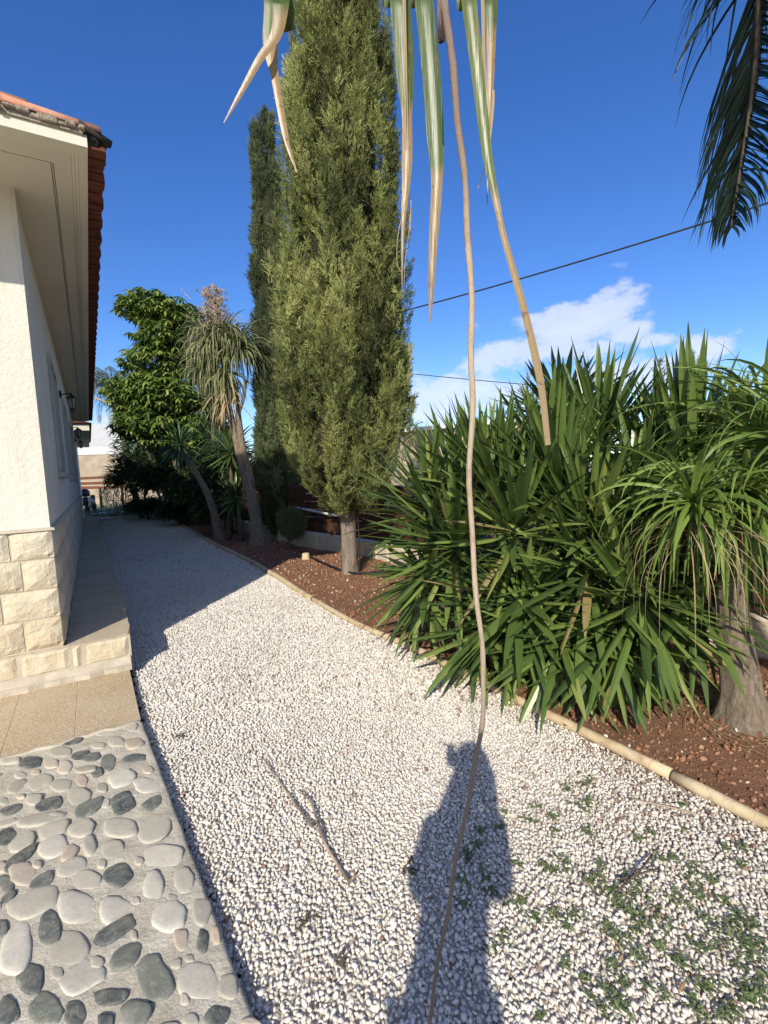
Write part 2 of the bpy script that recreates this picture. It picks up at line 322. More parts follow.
EDGE=smooth_path([(2.95,-.9,0),(1.98,.83,0),(1.423,1.749,0),(1.16,2.183,0),(.90,2.61,0),(.50,3.25,0),(.081,3.917,0),(-.617,4.977,0),(-2.177,7.911,0),(-3.761,10.577,0),(-6.716,15.8,0),(-8.483,18.4,0),(-9.6,19.3,0),(-11.3,19.6,0)],6)
TERR=[hp(16,.47,0),hp(-.066,.42,0),hp(-1.05,.41,0),hp(-2.33,.47,0),hp(-3.02,.50,0),hp(-6.2,.62,0)]   # foot of walk and terrace
gpoly=[tuple(p[:2]) for p in EDGE]+[tuple(p[:2]) for p in TERR]
def gravel_z(X,Y): return lownoise(X,Y,3)*.008
v,q=grid_sheet(lambda x,y: inpoly(x,y,gpoly),-12,4,-2.5,20,.08,gravel_z)
g=MB(); g.add(v,q); struct(g.build('gravel_path',M['gravelbed'],smooth=True))
# bed between the edging and the boundary wall
WALL=smooth_path([(5.2,-1.6,0),(3.6,1.5,0),(2.75,3.15,0),(1.75,4.45,0),(.90,5.75,0),(-.20,7.95,0),(-1.70,9.75,0),(-3.6,12.6,0),(-6.2,17.0,0),(-9.0,22.0,0)],6)
bpoly=[tuple(p[:2]) for p in EDGE]+[tuple(p[:2]) for p in WALL[::-1]]
def mound(X,Y):
    z=.035+lownoise(X,Y,5)*.018
    for (x,y,r,h) in ((1.794,2.45,.35,.03),(-.527,6.6,.4,.03),(-2.56,9.95,.5,.05)): z=z+h*np.exp(-((X-x)**2+(Y-y)**2)/r**2)
    return z
v,q=grid_sheet(lambda x,y: inpoly(x,y,bpoly),-10,5.4,-1.7,22,.06,mound)
g=MB(); g.add(v,q); struct(g.build('soil',M['soil'],smooth=True))

# pebbles
def ico(sub):
    import bmesh
    b=bmesh.new(); bmesh.ops.create_icosphere(b,subdivisions=sub,radius=1); V=A([v.co[:] for v in b.verts]); T=A([[v.index for v in f.verts] for f in b.faces]); b.free(); return V,T
def rotm(n, full=True):
    q=rng.normal(size=(n,4)); q/=np.linalg.norm(q,axis=1,keepdims=True); w,x,y,z=q.T
    return np.stack([np.stack([1-2*(y*y+z*z),2*(x*y-z*w),2*(x*z+y*w)],-1),np.stack([2*(x*y+z*w),1-2*(x*x+z*z),2*(y*z-x*w)],-1),np.stack([2*(x*z-y*w),2*(y*z+x*w),1-2*(x*x+y*y)],-1)],1)
def scatter(mb, P, size, V0, T0, tint, flat=(1,.75,.55), lump=.12):
    n=len(P); nv=len(V0)
    for a in range(0,n,20000):
        b=min(n,a+20000); m=b-a
        sc=size[a:b,None]*(A(flat)[None]*rng.uniform(.75,1.25,(m,3)))
        L=V0[None]*(1+rng.uniform(-lump,lump,(m,nv,1)))*sc[:,None,:]
        R3=rotm(m); W=np.einsum('nij,nvj->nvi',R3,L)+P[a:b,None]
        t=(T0[None]+(np.arange(m)*nv)[:,None,None]).reshape(-1,3)
        mb.add(W.reshape(-1,3),None,t,tint=np.repeat(tint[a:b],nv))
def hexpts(poly, x0,x1,y0,y1,st,mask=None):
    ys=np.arange(y0,y1,st*.866); xs=np.arange(x0,x1,st); X,Y=np.meshgrid(xs,ys); X=X+(np.arange(len(ys))%2)[:,None]*st/2
    X=X.ravel()+rng.uniform(-.38,.38,X.size)*st; Y=Y.ravel()+rng.uniform(-.38,.38,Y.size)*st
    k=inpoly(X,Y,poly); X,Y=X[k],Y[k]
    if mask is not None: k=mask(X,Y); X,Y=X[k],Y[k]
    return X,Y
# outward-safe polygon for pebbles: keep them off the edging and off the terrace face
def inset(poly,d):
    P=A(poly); n=len(P); out=[]
    area=.5*np.sum(P[:,0]*np.roll(P[:,1],-1)-np.roll(P[:,0],-1)*P[:,1]); s=1 if area>0 else -1
    for i in range(n):
        e=P[(i+1)%n]-P[i-1]; e/=np.linalg.norm(e)+1e-9; out.append(P[i]+s*d*A([-e[1],e[0]]))
    return [tuple(p) for p in out]
gin=inset(gpoly,.012)
EDGEP=EDGE[:,:2]
def edge_dist(X,Y):
    d=np.full(len(X),9.0)
    for i in range(len(EDGEP)-1):
        a,b=EDGEP[i],EDGEP[i+1]; ab=b-a; t=np.clip(((X-a[0])*ab[0]+(Y-a[1])*ab[1])/(ab@ab),0,1)
        d=np.minimum(d,np.hypot(X-a[0]-ab[0]*t,Y-a[1]-ab[1]*t))
    return d
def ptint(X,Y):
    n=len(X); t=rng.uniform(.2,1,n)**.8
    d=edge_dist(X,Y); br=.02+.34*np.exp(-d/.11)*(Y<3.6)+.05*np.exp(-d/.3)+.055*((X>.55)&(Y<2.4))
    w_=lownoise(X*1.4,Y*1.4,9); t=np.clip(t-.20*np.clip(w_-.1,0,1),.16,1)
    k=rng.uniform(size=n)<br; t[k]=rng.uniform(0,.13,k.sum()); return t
g=MB()
V2,T2=ico(2); V1,T1=ico(1)
near=lambda X,Y: (Y<2.9)&(Y>.75)&(X<2.2)
for layer,(st,z0) in enumerate(((.0148,.002),(.0205,.0105))):
    X,Y=hexpts(gin,-2.6,2.3,.75,2.9,st,near); s=rng.uniform(.0058,.0110,len(X))*(1+.55*rng.uniform(size=len(X))**6)
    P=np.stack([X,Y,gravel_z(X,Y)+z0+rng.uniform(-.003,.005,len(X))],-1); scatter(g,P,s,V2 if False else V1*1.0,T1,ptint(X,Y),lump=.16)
o=g.build('white_gravel',M['pebble'],smooth=True)
tag(o,'white marble gravel mixed with brown pebbles covering the near end of the path','gravel',kind='stuff')
g=MB()
X,Y=hexpts(gin,-5,2.3,2.9,7.5,.0195); s=rng.uniform(.0080,.0135,len(X))
P=np.stack([X,Y,gravel_z(X,Y)+.003+rng.uniform(-.003,.008,len(X))],-1); scatter(g,P,s,V1[:],T1,ptint(X,Y),lump=.16) if False else None
OV=A([[1,0,0],[-1,0,0],[0,1,0],[0,-1,0],[0,0,1],[0,0,-1]],float); OT=A([[0,2,4],[2,1,4],[1,3,4],[3,0,4],[2,0,5],[1,2,5],[3,1,5],[0,3,5]])
scatter(g,P,s*1.25,OV,OT,ptint(X,Y),lump=.2)
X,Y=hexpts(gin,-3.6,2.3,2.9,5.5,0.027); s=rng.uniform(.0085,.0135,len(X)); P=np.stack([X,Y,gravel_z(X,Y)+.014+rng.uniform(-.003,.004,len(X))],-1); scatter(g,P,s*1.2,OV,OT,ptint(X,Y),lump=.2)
X,Y=hexpts(gin,-11.5,0,7.5,19.6,.036); s=rng.uniform(.016,.026,len(X))
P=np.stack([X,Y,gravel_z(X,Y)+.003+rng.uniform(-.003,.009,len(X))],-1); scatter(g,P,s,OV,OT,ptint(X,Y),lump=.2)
X,Y=hexpts(gin,-1,3,-2.3,.75,.04); s=rng.uniform(.018,.026,len(X))
P=np.stack([X,Y,gravel_z(X,Y)+.003+rng.uniform(-.003,.009,len(X))],-1); scatter(g,P,s,OV,OT,ptint(X,Y),lump=.2)
o=g.build('white_gravel',M['pebble'])
tag(o,'white marble gravel running on down the path beside the house','gravel',kind='stuff')
# clods and chips on the soil
g=MB(); bin_=inset(bpoly,.03)
X,Y=hexpts(bin_,.2,3.4,1.2,3.4,.030); k=rng.uniform(size=len(X))<.75; X,Y=X[k],Y[k]; s=rng.uniform(.003,.0125,len(X))*(1+rng.uniform(size=len(X))**6)
t=rng.uniform(0,.9,len(X)); kk=rng.uniform(size=len(X))<.035; t[kk]=rng.uniform(.93,1,kk.sum())
scatter(g,np.stack([X,Y,mound(X,Y)+s*.3],-1),s,V1,T1,t,lump=.25)
X,Y=hexpts(bin_,-4.5,1.6,3.4,10.5,.055); s=rng.uniform(.004,.020,len(X)); t=rng.uniform(0,.9,len(X)); kk=rng.uniform(size=len(X))<.07; t[kk]=rng.uniform(.93,1,kk.sum())
scatter(g,np.stack([X,Y,mound(X,Y)+s*.3],-1),s,V1,T1,t,lump=.3)
tag(g.build('soil_crumbs',M['clod']),'red brown clods and pale chips lying on the soil bed','soil crumbs',kind='stuff')

# ------------------------------------------------------------------ terrace of river stones, aggregate strip, walk
def prism(mb, outline, z0, z1, tint=.5):
    n=len(outline); c=A(outline).mean(0); V=[(p[0],p[1],z0) for p in outline]+[(p[0],p[1],z1) for p in outline]+[(c[0],c[1],z1)]
    mb.add(V,[[i,(i+1)%n,n+(i+1)%n,n+i] for i in range(n)],[[n+i,n+(i+1)%n,2*n] for i in range(n)],tint=tint)
TZ=.058
# terrace body: a fine top sheet with a slightly rough surface
def terr_poly():
    return [tuple(hp(u,v,0)[:2]) for u,v in ((-1.06,.405),(-2.33,.465),(-3.02,.50),(-6.2,.62),(-6.2,-6),(-1.06,-6))]
TP=terr_poly()
g=MB()
us=np.arange(-6.2,-1.059,.022); us[-1]=-1.06
def vedge(u): return float(np.interp(u,[-6.2,-3.02,-2.33,-1.06],[.63,.51,.475,.41]))
V=[];rows=[]
for u in us:
    ve=vedge(u)+.0012*math.sin(u*23); vs=[ve]+[ve-.012]+list(np.linspace(ve-.03,-2.2,110))+[-6.0]
    r=[]
    for j,vv in enumerate(vs):
        p=hp(u,vv,TZ); z=TZ+ (mnoise.noise(Vector((p[0]*9,p[1]*9,0)))*.005+mnoise.noise(Vector((p[0]*28,p[1]*28,1)))*.003+mnoise.noise(Vector((p[0]*2.5,p[1]*2.5,3)))*.004 if j>1 else -.004*(1-j))
        r.append((p[0],p[1],z))
    r=[(r[0][0],r[0][1],-.05)]+r; rows.append(r)
w=len(rows[0]); V=[p for r in rows for p in r]
g.add(V,[[i*w+j,(i+1)*w+j,(i+1)*w+j+1,i*w+j+1] for i in range(len(rows)-1) for j in range(w-1)])
terr=g.build('terrace',M['cement'],smooth=True); struct(terr)
# stones set in it: (cx, cy, half length, half width, tilt, kind)
ST='''90 210 35 16 -10 D;213 150 32 9 -18 D;240 190 28 13 -15 D;272 195 27 13 -12 D;395 200 37 12 -8 D;288 240 18 14 -20 D;147 333 40 18 -15 D;35 350 36 14 -15 D;262 345 50 20 -32 G;362 333 36 30 -15 D;450 330 35 18 -35 G;22 430 32 22 -20 D;60 492 60 17 -33 D;127 558 42 18 -33 D;352 540 42 38 -40 D;342 707 80 26 -33 D;370 780 60 32 -45 G;142 697 50 38 80 D;90 848 42 47 0 D;455 845 74 52 72 G;323 902 55 25 -3 D;25 945 34 42 0 D;222 955 34 42 0 D;312 975 26 22 0 D;598 740 18 38 0 D;640 960 40 28 0 D;740 980 30 14 10 P;26 605 26 12 -35 D;
345 150 26 16 0 L;395 155 30 18 0 P;385 105 22 15 0 P;180 180 32 14 -5 L;320 210 22 26 0 G;150 215 24 14 0 P;190 225 23 19 0 P;250 230 32 14 0 L;115 270 38 20 -25 L;180 278 32 19 0 L;242 265 17 17 0 P;50 285 33 17 -20 L;360 258 42 22 -15 M;437 280 42 22 5 M;437 232 16 14 0 P;30 205 35 13 -5 L;105 240 14 9 0 P;232 312 37 25 0 L;60 312 14 8 0 P;100 322 28 17 0 L;12 325 15 11 0 L;125 378 74 17 -12 L;20 388 38 11 -10 L;160 408 48 22 -20 L;240 402 42 26 -20 L;352 402 46 29 0 L;457 403 54 38 -50 M;62 447 44 22 -30 L;153 460 44 30 -25 M;265 455 22 29 0 L;205 478 28 18 -50 P;333 470 34 29 0 L;480 488 58 33 0 M;66 540 40 33 0 P;215 520 48 23 -20 L;20 570 24 27 0 G;252 560 42 29 0 L;455 578 30 42 0 M;543 560 28 40 0 L;595 650 27 42 0 L;95 624 82 40 -22 L;232 642 64 47 5 M;345 650 50 42 -20 M;498 665 54 46 -30 M;50 755 46 78 10 M;195 755 64 54 -15 L;238 842 78 50 -30 M;535 730 24 30 0 P;637 725 15 24 0 P;520 805 17 17 0 L;585 855 61 57 0 M;673 872 28 40 0 L;130 940 50 50 -30 G;400 950 48 42 0 G;500 990 30 10 0 L;318 118 36 12 -8 L;290 162 22 10 0 L;60 250 20 9 0 L;300 285 18 14 0 L;395 300 18 9 0 L;310 330 14 14 0 L;170 365 22 8 0 L;510 610 16 10 0 L;400 620 14 12 0 P;560 790 14 12 0 L;5 700 22 26 0 G;170 830 18 22 0 L;285 800 20 18 0 L;5 520 20 14 0 P;110 510 15 12 0 L;300 510 14 14 0 L;395 720 10 16 0 L;410 500 15 12 0 L;560 970 26 22 0 L;545 910 14 18 0 P'''
KT={'D':(.0,.16),'G':(.24,.34),'L':(.46,.68),'M':(.66,.86),'P':(.93,1.0)}
def dome(mb, outline, z, h, tint, seed):
    """a stone worn smooth, standing a little proud of the cement"""
    O=A(outline)[:,:2]; c=O.mean(0); n=len(O); V=[]; tx,ty=random.gauss(0,.05),random.gauss(0,.05); prof=((1.03,-.5),(1.0,.05),(.972,.45),(.90,.75),(.76,.93),(.48,1.0),(.18,1.02))
    for (r,hh) in prof:
        for p in O:
            q=c+(p-c)*r; e=mnoise.noise(Vector((q[0]*22+seed,q[1]*22,seed)))*.30*(hh>0); V.append((q[0],q[1],z+h*(hh+e)+(q[0]-c[0])*tx+(q[1]-c[1])*ty))
    V.append((c[0],c[1],z+h*1.05)); m=len(prof)
    mb.add(V,[[i*n+k,i*n+(k+1)%n,(i+1)*n+(k+1)%n,(i+1)*n+k] for i in range(m-1) for k in range(n)],[[(m-1)*n+k,(m-1)*n+(k+1)%n,m*n] for k in range(n)],tint=tint)
g=MB(); placed=[]
for si,row in enumerate(ST.replace('\n','').split(';')):
    cx,cy,a,b,ang,kd=row.split(); cx,cy,a,b,ang=map(float,(cx,cy,a,b,ang)); ang=math.radians(ang); O=[]
    for k_ in range(20):
        th=2*math.pi*k_/20; ex=2.35; ca=math.copysign(abs(math.cos(th))**(2/ex),math.cos(th)); sa=math.copysign(abs(math.sin(th))**(2/ex),math.sin(th))
        rr=1.02+.30*mnoise.noise(Vector((math.cos(th)*1.0+si*3.1,math.sin(th)*1.0,si)))+.10*mnoise.noise(Vector((math.cos(th)*2.6+si*3.1,math.sin(th)*2.6,si)))
        x=cx+(a*ca*math.cos(ang)-b*sa*math.sin(ang))*rr; y=cy+(a*ca*math.sin(ang)+b*sa*math.cos(ang))*rr
        O.append(gz(x/2.954, 690+y/2.954, TZ+.006)[:2])
    O=A(O); c=O.mean(0); r=np.max(np.hypot(*(O-c).T)); placed.append((c[0],c[1],r*.85))
    ar=.5*np.sum(O[:,0]*np.roll(O[:,1],-1)-np.roll(O[:,0],-1)*O[:,1])
    if ar<0: O=O[::-1]
    lo,hi=KT[kd]; dome(g,O,TZ,random.uniform(.004,.009),random.uniform(lo,hi),si*1.7)
tries=0; cnt=0
while tries<26000 and cnt<1500:
    tries+=1; u=random.uniform(-6.0,-1.12); vv=random.uniform(-2.1,vedge(u)-.06); p=hp(u,vv,0); r=random.uniform(.018,.062)
    k_=CM.T@(p-A([0,0,H])); inview=False
    if k_[2]<-.1:
        px=384-F*k_[0]/k_[2]; py=512+F*k_[1]/k_[2]; inview = (px>-8 and py<1034)
    if inview and r>.020+.012*(tries%3==0): continue
    if any((p[0]-q[0])**2+(p[1]-q[1])**2<(r*.9+q[2]*.92)**2 for q in placed): continue
    el=random.uniform(.6,1.0); ph=random.uniform(0,3.14); O=[]
    for k2 in range(14):
        th=2*math.pi*k2/14; rr=r*(1+.12*mnoise.noise(Vector((math.cos(th)+cnt,math.sin(th),cnt*.3)))*2); x=rr*math.cos(th); y=rr*el*math.sin(th)
        O.append((p[0]+x*math.cos(ph)-y*math.sin(ph),p[1]+x*math.sin(ph)+y*math.cos(ph)))
    placed.append((p[0],p[1],r)); cnt+=1
    kd=random.choices('DGLMP',(3,2,7,5,2) if not inview else (0,1,7,3,2))[0]; lo,hi=KT[kd]
    dome(g,O,TZ,random.uniform(.005,.011),random.uniform(lo,hi),cnt*.9)
o=g.build('paving_stones',M['river'],terr,smooth=True)

# beige exposed-aggregate strip at the foot of the facade, in slabs
strip=MB(); x=.405; 
for w in (.33,.33,.33,.34,.33,.33,.5,.5,.5,.5,.5,.5):
    c=hp(-.585,x-w/2,(TZ+.004)/2); strip.box(c,D2*(w/2-.0012),D1*.468,UZ*((TZ+.004)/2+.0),bev=.0015); x-=w
o=struct(strip.build('pavement',M['aggregate']))
jn=MB(); jn.box(hp(-.585,-2,.030),D2*2.38,D1*.466,UZ*.030); j2=jn.build('mortar_joint',M['aggregate'],o)
# uneven mortar seam between strip and stones
sm=MB(); pts=[hp(-1.06+.012*math.sin(i*1.9)+random.uniform(-.012,.012),.40-i*.045,TZ+.002) for i in range(60)]; sm.tube(pts,[random.uniform(.008,.022) for _ in pts],8,squash=.5); sm.build('mortar_seam',M['mortar'],o,smooth=True)

# raised walk along the house
g=MB(); u=-.055; i=0
while u<15.5:
    L=random.uniform(.75,1.15); vo=.455+random.uniform(-.018,.03); 
    n=6; out=[hp(u+.006,.02,0)]+[hp(u+.006+(L-.012)*t_/n, vo+random.uniform(-.014,.014)+(-.03 if t_ in (0,n) else 0),0) for t_ in range(n+1)]+[hp(u+L-.006,.02,0)]
    out=[(p[0],p[1]) for p in out]
    if i==0: pass
    prism(g,out[::1],.24,.30+random.uniform(-.004,.004)); 
    out2=[hp(u+.006,.02,0),hp(u+.006,vo-.04,0),hp(u+L-.006,vo-.04,0),hp(u+L-.006,.02,0)]; prism(g,[(p[0],p[1]) for p in out2],-.03,.25); u+=L; i+=1
struct(g.build('footpath',M['walk']))

# ------------------------------------------------------------------ the house
house=thing('house',hp(0,0,0),'white stucco house with cream stone base and terracotta tiled eaves along the path','house')
g=MB(); T_=3.465
def wallbox(mb,u0,u1,v0,v1,z0,z1,tint=.5,bev=0): mb.box(hp((u0+u1)/2,(v0+v1)/2,(z0+z1)/2),D2*(v1-v0)/2,D1*(u1-u0)/2,UZ*(z1-z0)/2,tint,bev)
wallbox(g,-.0,13.4,-7.5,0,1.10,T_); wall=g.build('wall',M['stucco'],house)
# stone facing
def facing(mb, along0, along1, side, face):
    """courses of split-faced blocks; side 'f' facade (runs in v), 's' side wall (runs in u)"""
    zs=[.305,.52,.73,.945,1.155]
    for ci in range(4):
        z0,z1=zs[ci]+.006,zs[ci+1]-.006; x=along1 if side=='f' else along0
        first={'f':[.225,.33,.20,.25],'s':[.55,.3,.5,.35]}[side][ci]; k_=0
        while (x>along0 if side=='f' else x<along1):
            L=first if k_==0 else random.uniform(.24,.46); k_+=1
            a,b=(x-L,x) if side=='f' else (x,x+L); x=a if side=='f' else b
            nx=max(3,int(L/.035)); nz=7; V=[]
            sd=random.uniform(0,99); tn=random.uniform(0,1)
            for i in range(nx+1):
                for j in range(nz+1):
                    s_=a+.006+(b-a-.012)*i/nx; zz=z0+(z1-z0)*j/nz; e=min(i,nx-i,j,nz-j)
                    d=(0 if e==0 else (.014 if e==1 else .022))+ (mnoise.noise(Vector((s_*9+sd,zz*9,sd)))*.013+mnoise.noise(Vector((s_*26,zz*26,sd)))*.005 if e>0 else 0)
                    if e==0:
                        s_+= random.uniform(-.003,.003)*(0 if (i in (0,nx) and k_==1) else 1); 
                    V.append(hp(-d-.008,s_,zz) if side=='f' else hp(s_,d+.008,zz))
            m=nz+1; Q=[[i*m+j,(i+1)*m+j,(i+1)*m+j+1,i*m+j+1] for i in range(nx) for j in range(nz)]
            base=len(V); ring=[i*m for i in range(nx+1)]+[nx*m+j for j in range(1,m)]+[i*m+nz for i in range(nx-1,-1,-1)]+[j for j in range(nz-1,0,-1)]
            bv=[]
            for r_ in ring:
                p=V[r_]; back=(D1*.03 if side=='f' else -D2*.03); bv.append(p+back)
            V=list(V)+bv; nr=len(ring); Q+=[[ring[i],ring[(i+1)%nr],base+(i+1)%nr,base+i] for i in range(nr)]
            mb.add(V,Q,tint=tn)
g=MB(); facing(g,-3.0,.012,'f',0); facing(g,-.012,13.4,'s',0)
# ledge course below the facade: blocks under the corner and under the walk's end
x=.43
for L in (.31,.075,.30,.4,.42,.38,.44,.4,.4):
    nx=max(2,int(L/.035)); nz=6; V=[]; sd=random.uniform(0,99)
    for i in range(nx+1):
        for j in range(nz+1):
            s_=x-L+.004+(L-.008)*i/nx; zz=.125+.172*j/nz; e=min(i,nx-i,j,nz-j); d=(0 if e==0 else .018)+(mnoise.noise(Vector((s_*10,zz*10,sd)))*.012 if e else 0); V.append(hp(-.045-d,s_,zz))
    m=nz+1; n0=len(V); Q=[[i*m+j,(i+1)*m+j,(i+1)*m+j+1,i*m+j+1] for i in range(nx) for j in range(nz)]
    ring=[i*m for i in range(nx+1)]+[nx*m+j for j in range(1,m)]+[i*m+nz for i in range(nx-1,-1,-1)]+[j for j in range(nz-1,0,-1)]
    V+= [V[r_]+D1*.05 for r_ in ring]; nr=len(ring); Q+=[[ring[i],ring[(i+1)%nr],n0+(i+1)%nr,n0+i] for i in range(nr)]
    g.add(V,Q,tint=random.uniform(.2,.8)); x-=L
g.build('stone_facing',M['stone'],house,smooth=False)
g=MB(); wallbox(g,-.003,13.4,-7.5,.004,0,1.145); wallbox(g,-.05,-.003,-3,.43,.05,.296)
V=[]; # mortar fillet at the foot of the ledge course
n=40
for i in range(n):
    vv=.42-i*.09; w=.075+random.uniform(-.014,.014)
    for (du,z) in ((-.03,.155),(-.075,.135),(-.045-w*.9,.100),(-.062-w*1.05,.092),(-.062-w*1.1,.06)): V.append(hp(du+random.uniform(-.004,.004),vv,z+random.uniform(-.003,.003)))
g.add(V,[[i*5+j,(i+1)*5+j,(i+1)*5+j+1,i*5+j+1] for i in range(n-1) for j in range(4)])
# cap bevel on top of the stone
V=[]
for (u_,v_) in ((-.030,-3.0),(-.030,.028),(13.4,.028)): V+= [hp(u_,v_,1.150),]
cap=[]
for (du,dv,z) in ((.0,.0,1.150),(.6,.6,1.157),(1.0,1.0,1.146)): pass
P0=[hp(.005,-3,1.168),hp(.005,-.005,1.168),hp(13.4,-.005,1.168)]; P1=[hp(-.022,-3,1.160),hp(-.022,.024,1.160),hp(13.4,.024,1.160)]; P2=[hp(-.026,-3,1.145),hp(-.026,.028,1.145),hp(13.4,.028,1.145)]
g.add(P0+P1+P2,[[0,1,4,3],[1,2,5,4],[3,4,7,6],[4,5,8,7]])
g.build('mortar_base',M['mortar'],house)
# eaves: stepped plaster soffit, lip outermost and lowest
def eave_ring(mb,o0f,o0s,o1f,o1s,z,z2,uend,vend=-7.5):
    """flat L-shaped band from inner offset o0 to outer o1 (front, side)"""
    P=[(-o0f,vend),(-o0f,o0s),(uend,o0s),(uend,o1s),(-o1f,o1s),(-o1f,vend)]
    V=[hp(a,b,z) for a,b in P]+[hp(a,b,z2) for a,b in P]
    mb.add(V,[[0,1,4,5],[1,2,3,4],[6,11,10,7],[7,10,9,8],[0,6,7,1],[1,7,8,2],[5,4,10,11],[4,3,9,10],[2,8,9,3],[0,5,11,6]])
g=MB(); zs=3.46
eave_ring(g,-.05,-.05,.40,.225,zs,zs+.02,13.4)
eave_ring(g,.405,.229,.417,.238,zs+.010,zs+.02,13.4)
eave_ring(g,.421,.242,.585,.335,zs-.006,zs+.02,13.4)
eave_ring(g,.586,.336,.615,.352,zs-.026,zs+.02,13.4)
eave_ring(g,.616,.353,.650,.370,zs-.042,zs+.02,13.4)
eave_ring(g,.651,.371,.75,.42,zs-.050,zs+.02,13.4)
wallbox(g,13.402,13.42,-7.5,.42,zs-.05,zs+.02)
g.build('soffit',M['soffit'],house)
# roof: deck, rows of barrel tiles running down to the side eave, verge tiles along the front edge
rf=MB(); SL=.14
def roofz(v): return zs+.045+(.42-v)*SL
VR=-3.6
V=[hp(-.73,.42,roofz(.42)-.01),hp(13.4,.42,roofz(.42)-.01),hp(13.4,VR,roofz(VR)-.01),hp(-.73,VR,roofz(VR)-.01),hp(-.73,.42,zs+.023),hp(13.4,.42,zs+.023),hp(13.4,VR,zs+.023),hp(-.73,VR,zs+.023)]
V+=[hp(13.4,-7.6,zs+.023),hp(-.73,-7.6,zs+.023)]
rf.add(V,[[0,1,2,3],[4,7,6,5],[0,4,5,1],[1,5,6,2],[0,3,7,4],[3,2,8,9],[9,8,6,7]],[[3,9,7],[2,6,8]])
roof=rf.build('roof',M['tile_mortar'],house)
tl=MB()
def barrel(mb,p0,p1,r0,r1,up,thick=.014,n=9,tint=.5,mi=0):
    p0,p1=A(p0),A(p1); ax=norm(p1-p0); sd=norm(np.cross(ax,up)); upn=np.cross(sd,ax); V=[]
    for (p,r) in ((p0,r0),(p1,r1)):
        for rr in (r,r-thick):
            for k_ in range(n): th=math.pi*k_/(n-1); V.append(p+sd*math.cos(th)*rr+upn*math.sin(th)*rr*.85)
    o_,i_,O_,I_=0,n,2*n,3*n; Q=[]
    for k_ in range(n-1): Q+=[[o_+k_,O_+k_,O_+k_+1,o_+k_+1],[i_+k_,i_+k_+1,I_+k_+1,I_+k_],[o_+k_,o_+k_+1,i_+k_+1,i_+k_],[O_+k_,I_+k_,I_+k_+1,O_+k_+1]]
    Q+=[[o_,i_,I_,O_],[o_+n-1,O_+n-1,I_+n-1,i_+n-1]]
    mb.add(V,Q,tint=tint,mi=mi)
# covers and pans
nu=int(13.9/.215)
edge=MB()
for i in range(nu):
    u=-.60+i*.215
    for j in range(3 if i>20 else 11):
        v1=.50-j*.36; v0=v1-.42
        lift=.02+.012*(1)
        up=hp(0,0,0)*0+UZ
        dst = edge if j==0 else tl
        barrel(dst,hp(u,v0,roofz(v0)+.01),hp(u,v1,roofz(v1)+lift),.078,.095,up)
        a=hp(u+.1075,v0,roofz(v0)+.055); b=hp(u+.1075,v1-.03,roofz(v1-.03)+.055)
        barrel(dst,a,b,.075,.085,-UZ)
tl.build('barrel_tiles',M['tile'],roof,smooth=True)
# thin layered tile courses closing the eave from below
for i in range(int(14.1/.05)):
    u=-.70+i*.05; edge.box(hp(u,.46,zs-.020+.004*math.sin(i*2.3)),D2*(.052+.006*math.sin(i*1.1)),D1*.023,(UZ*.016+D1*.004))
    edge.box(hp(u+.02,.45,zs+.010),D2*.045,D1*.022,UZ*.014)
edge.build('eave_tiles',M['tile_edge'],roof,smooth=False)
vg=MB()
vt=.47; k_=0
while vt>-7:
    L=.44; v1=vt; v0=vt-L; 
    barrel(vg,hp(-.70,v1+.02,zs+.050+(k_*.003)),hp(-.70,v0,zs+.052+(k_*.003)+.012),.066,.080,UZ,n=12); vt-=.40; k_+=1
vg.build('verge_tiles',M['tile'],roof,smooth=True)
ml=MB()
V=[]
for i in range(140):
    vv=.40-i*.055; 
    ml.box(hp(-.755+random.uniform(-.015,.015),vv,zs+.040+random.uniform(-.008,.008)),D2*random.uniform(.012,.05),D1*.028,UZ*random.uniform(.008,.022),bev=.006)
ml.box(hp(-.735,-3.5,zs+.034),D2*3.9,D1*.028,UZ*.022)
ml.build('verge_mortar',M['tile_mortar'],roof)
bk=MB(); barrel(bk,hp(-.71,.36,zs+.050),hp(-.66,.52,zs-.005),.078,.088,UZ,n=14,thick=.03); bk.box(hp(-.68,.43,zs+.025),D2*.055,D1*.07,UZ*.045,bev=.02)
bk.build('end_cap_tile',M['blacktile'],roof,smooth=True)
# windows with pale louvred shutters
def window(u0,u1,z0=1.60,z1=2.82):
    fr=MB(); t=.06; d=.02
    wallbox(fr,u0,u0+t,0.002,d+.01,z0,z1); wallbox(fr,u1-t,u1,0.002,d+.01,z0,z1); wallbox(fr,u0+t+.002,u1-t-.002,0.002,d+.01,z1-t,z1); wallbox(fr,u0-.04,u1+.04,.002,.06,z0-.05,z0-.002)
    f=fr.build('window_frame',M['shutter'],house); sh=MB(); um=(u0+u1)/2
    for a,b in ((u0+t+.004,um-.004),(um+.004,u1-t-.004)):
        wallbox(sh,a,a+.05,.002,.024,z0,z1-t-.003); wallbox(sh,b-.05,b,.002,.024,z0,z1-t-.003)
        z=z0+.03
        while z<z1-t-.04: sh.box(hp((a+b)/2,.010,z),D1*((b-a)/2-.052),D2*.008+UZ*.010,UZ*.006); z+=.042
    sh.build('shutter',M['shutter'],f)
    gl=MB(); wallbox(gl,u0+t,u1-t,.0015,.003,z0,z1-t); gl.build('pane',M['winglass'],f)
window(1.95,3.15); window(5.0,6.2); window(8.2,9.4)
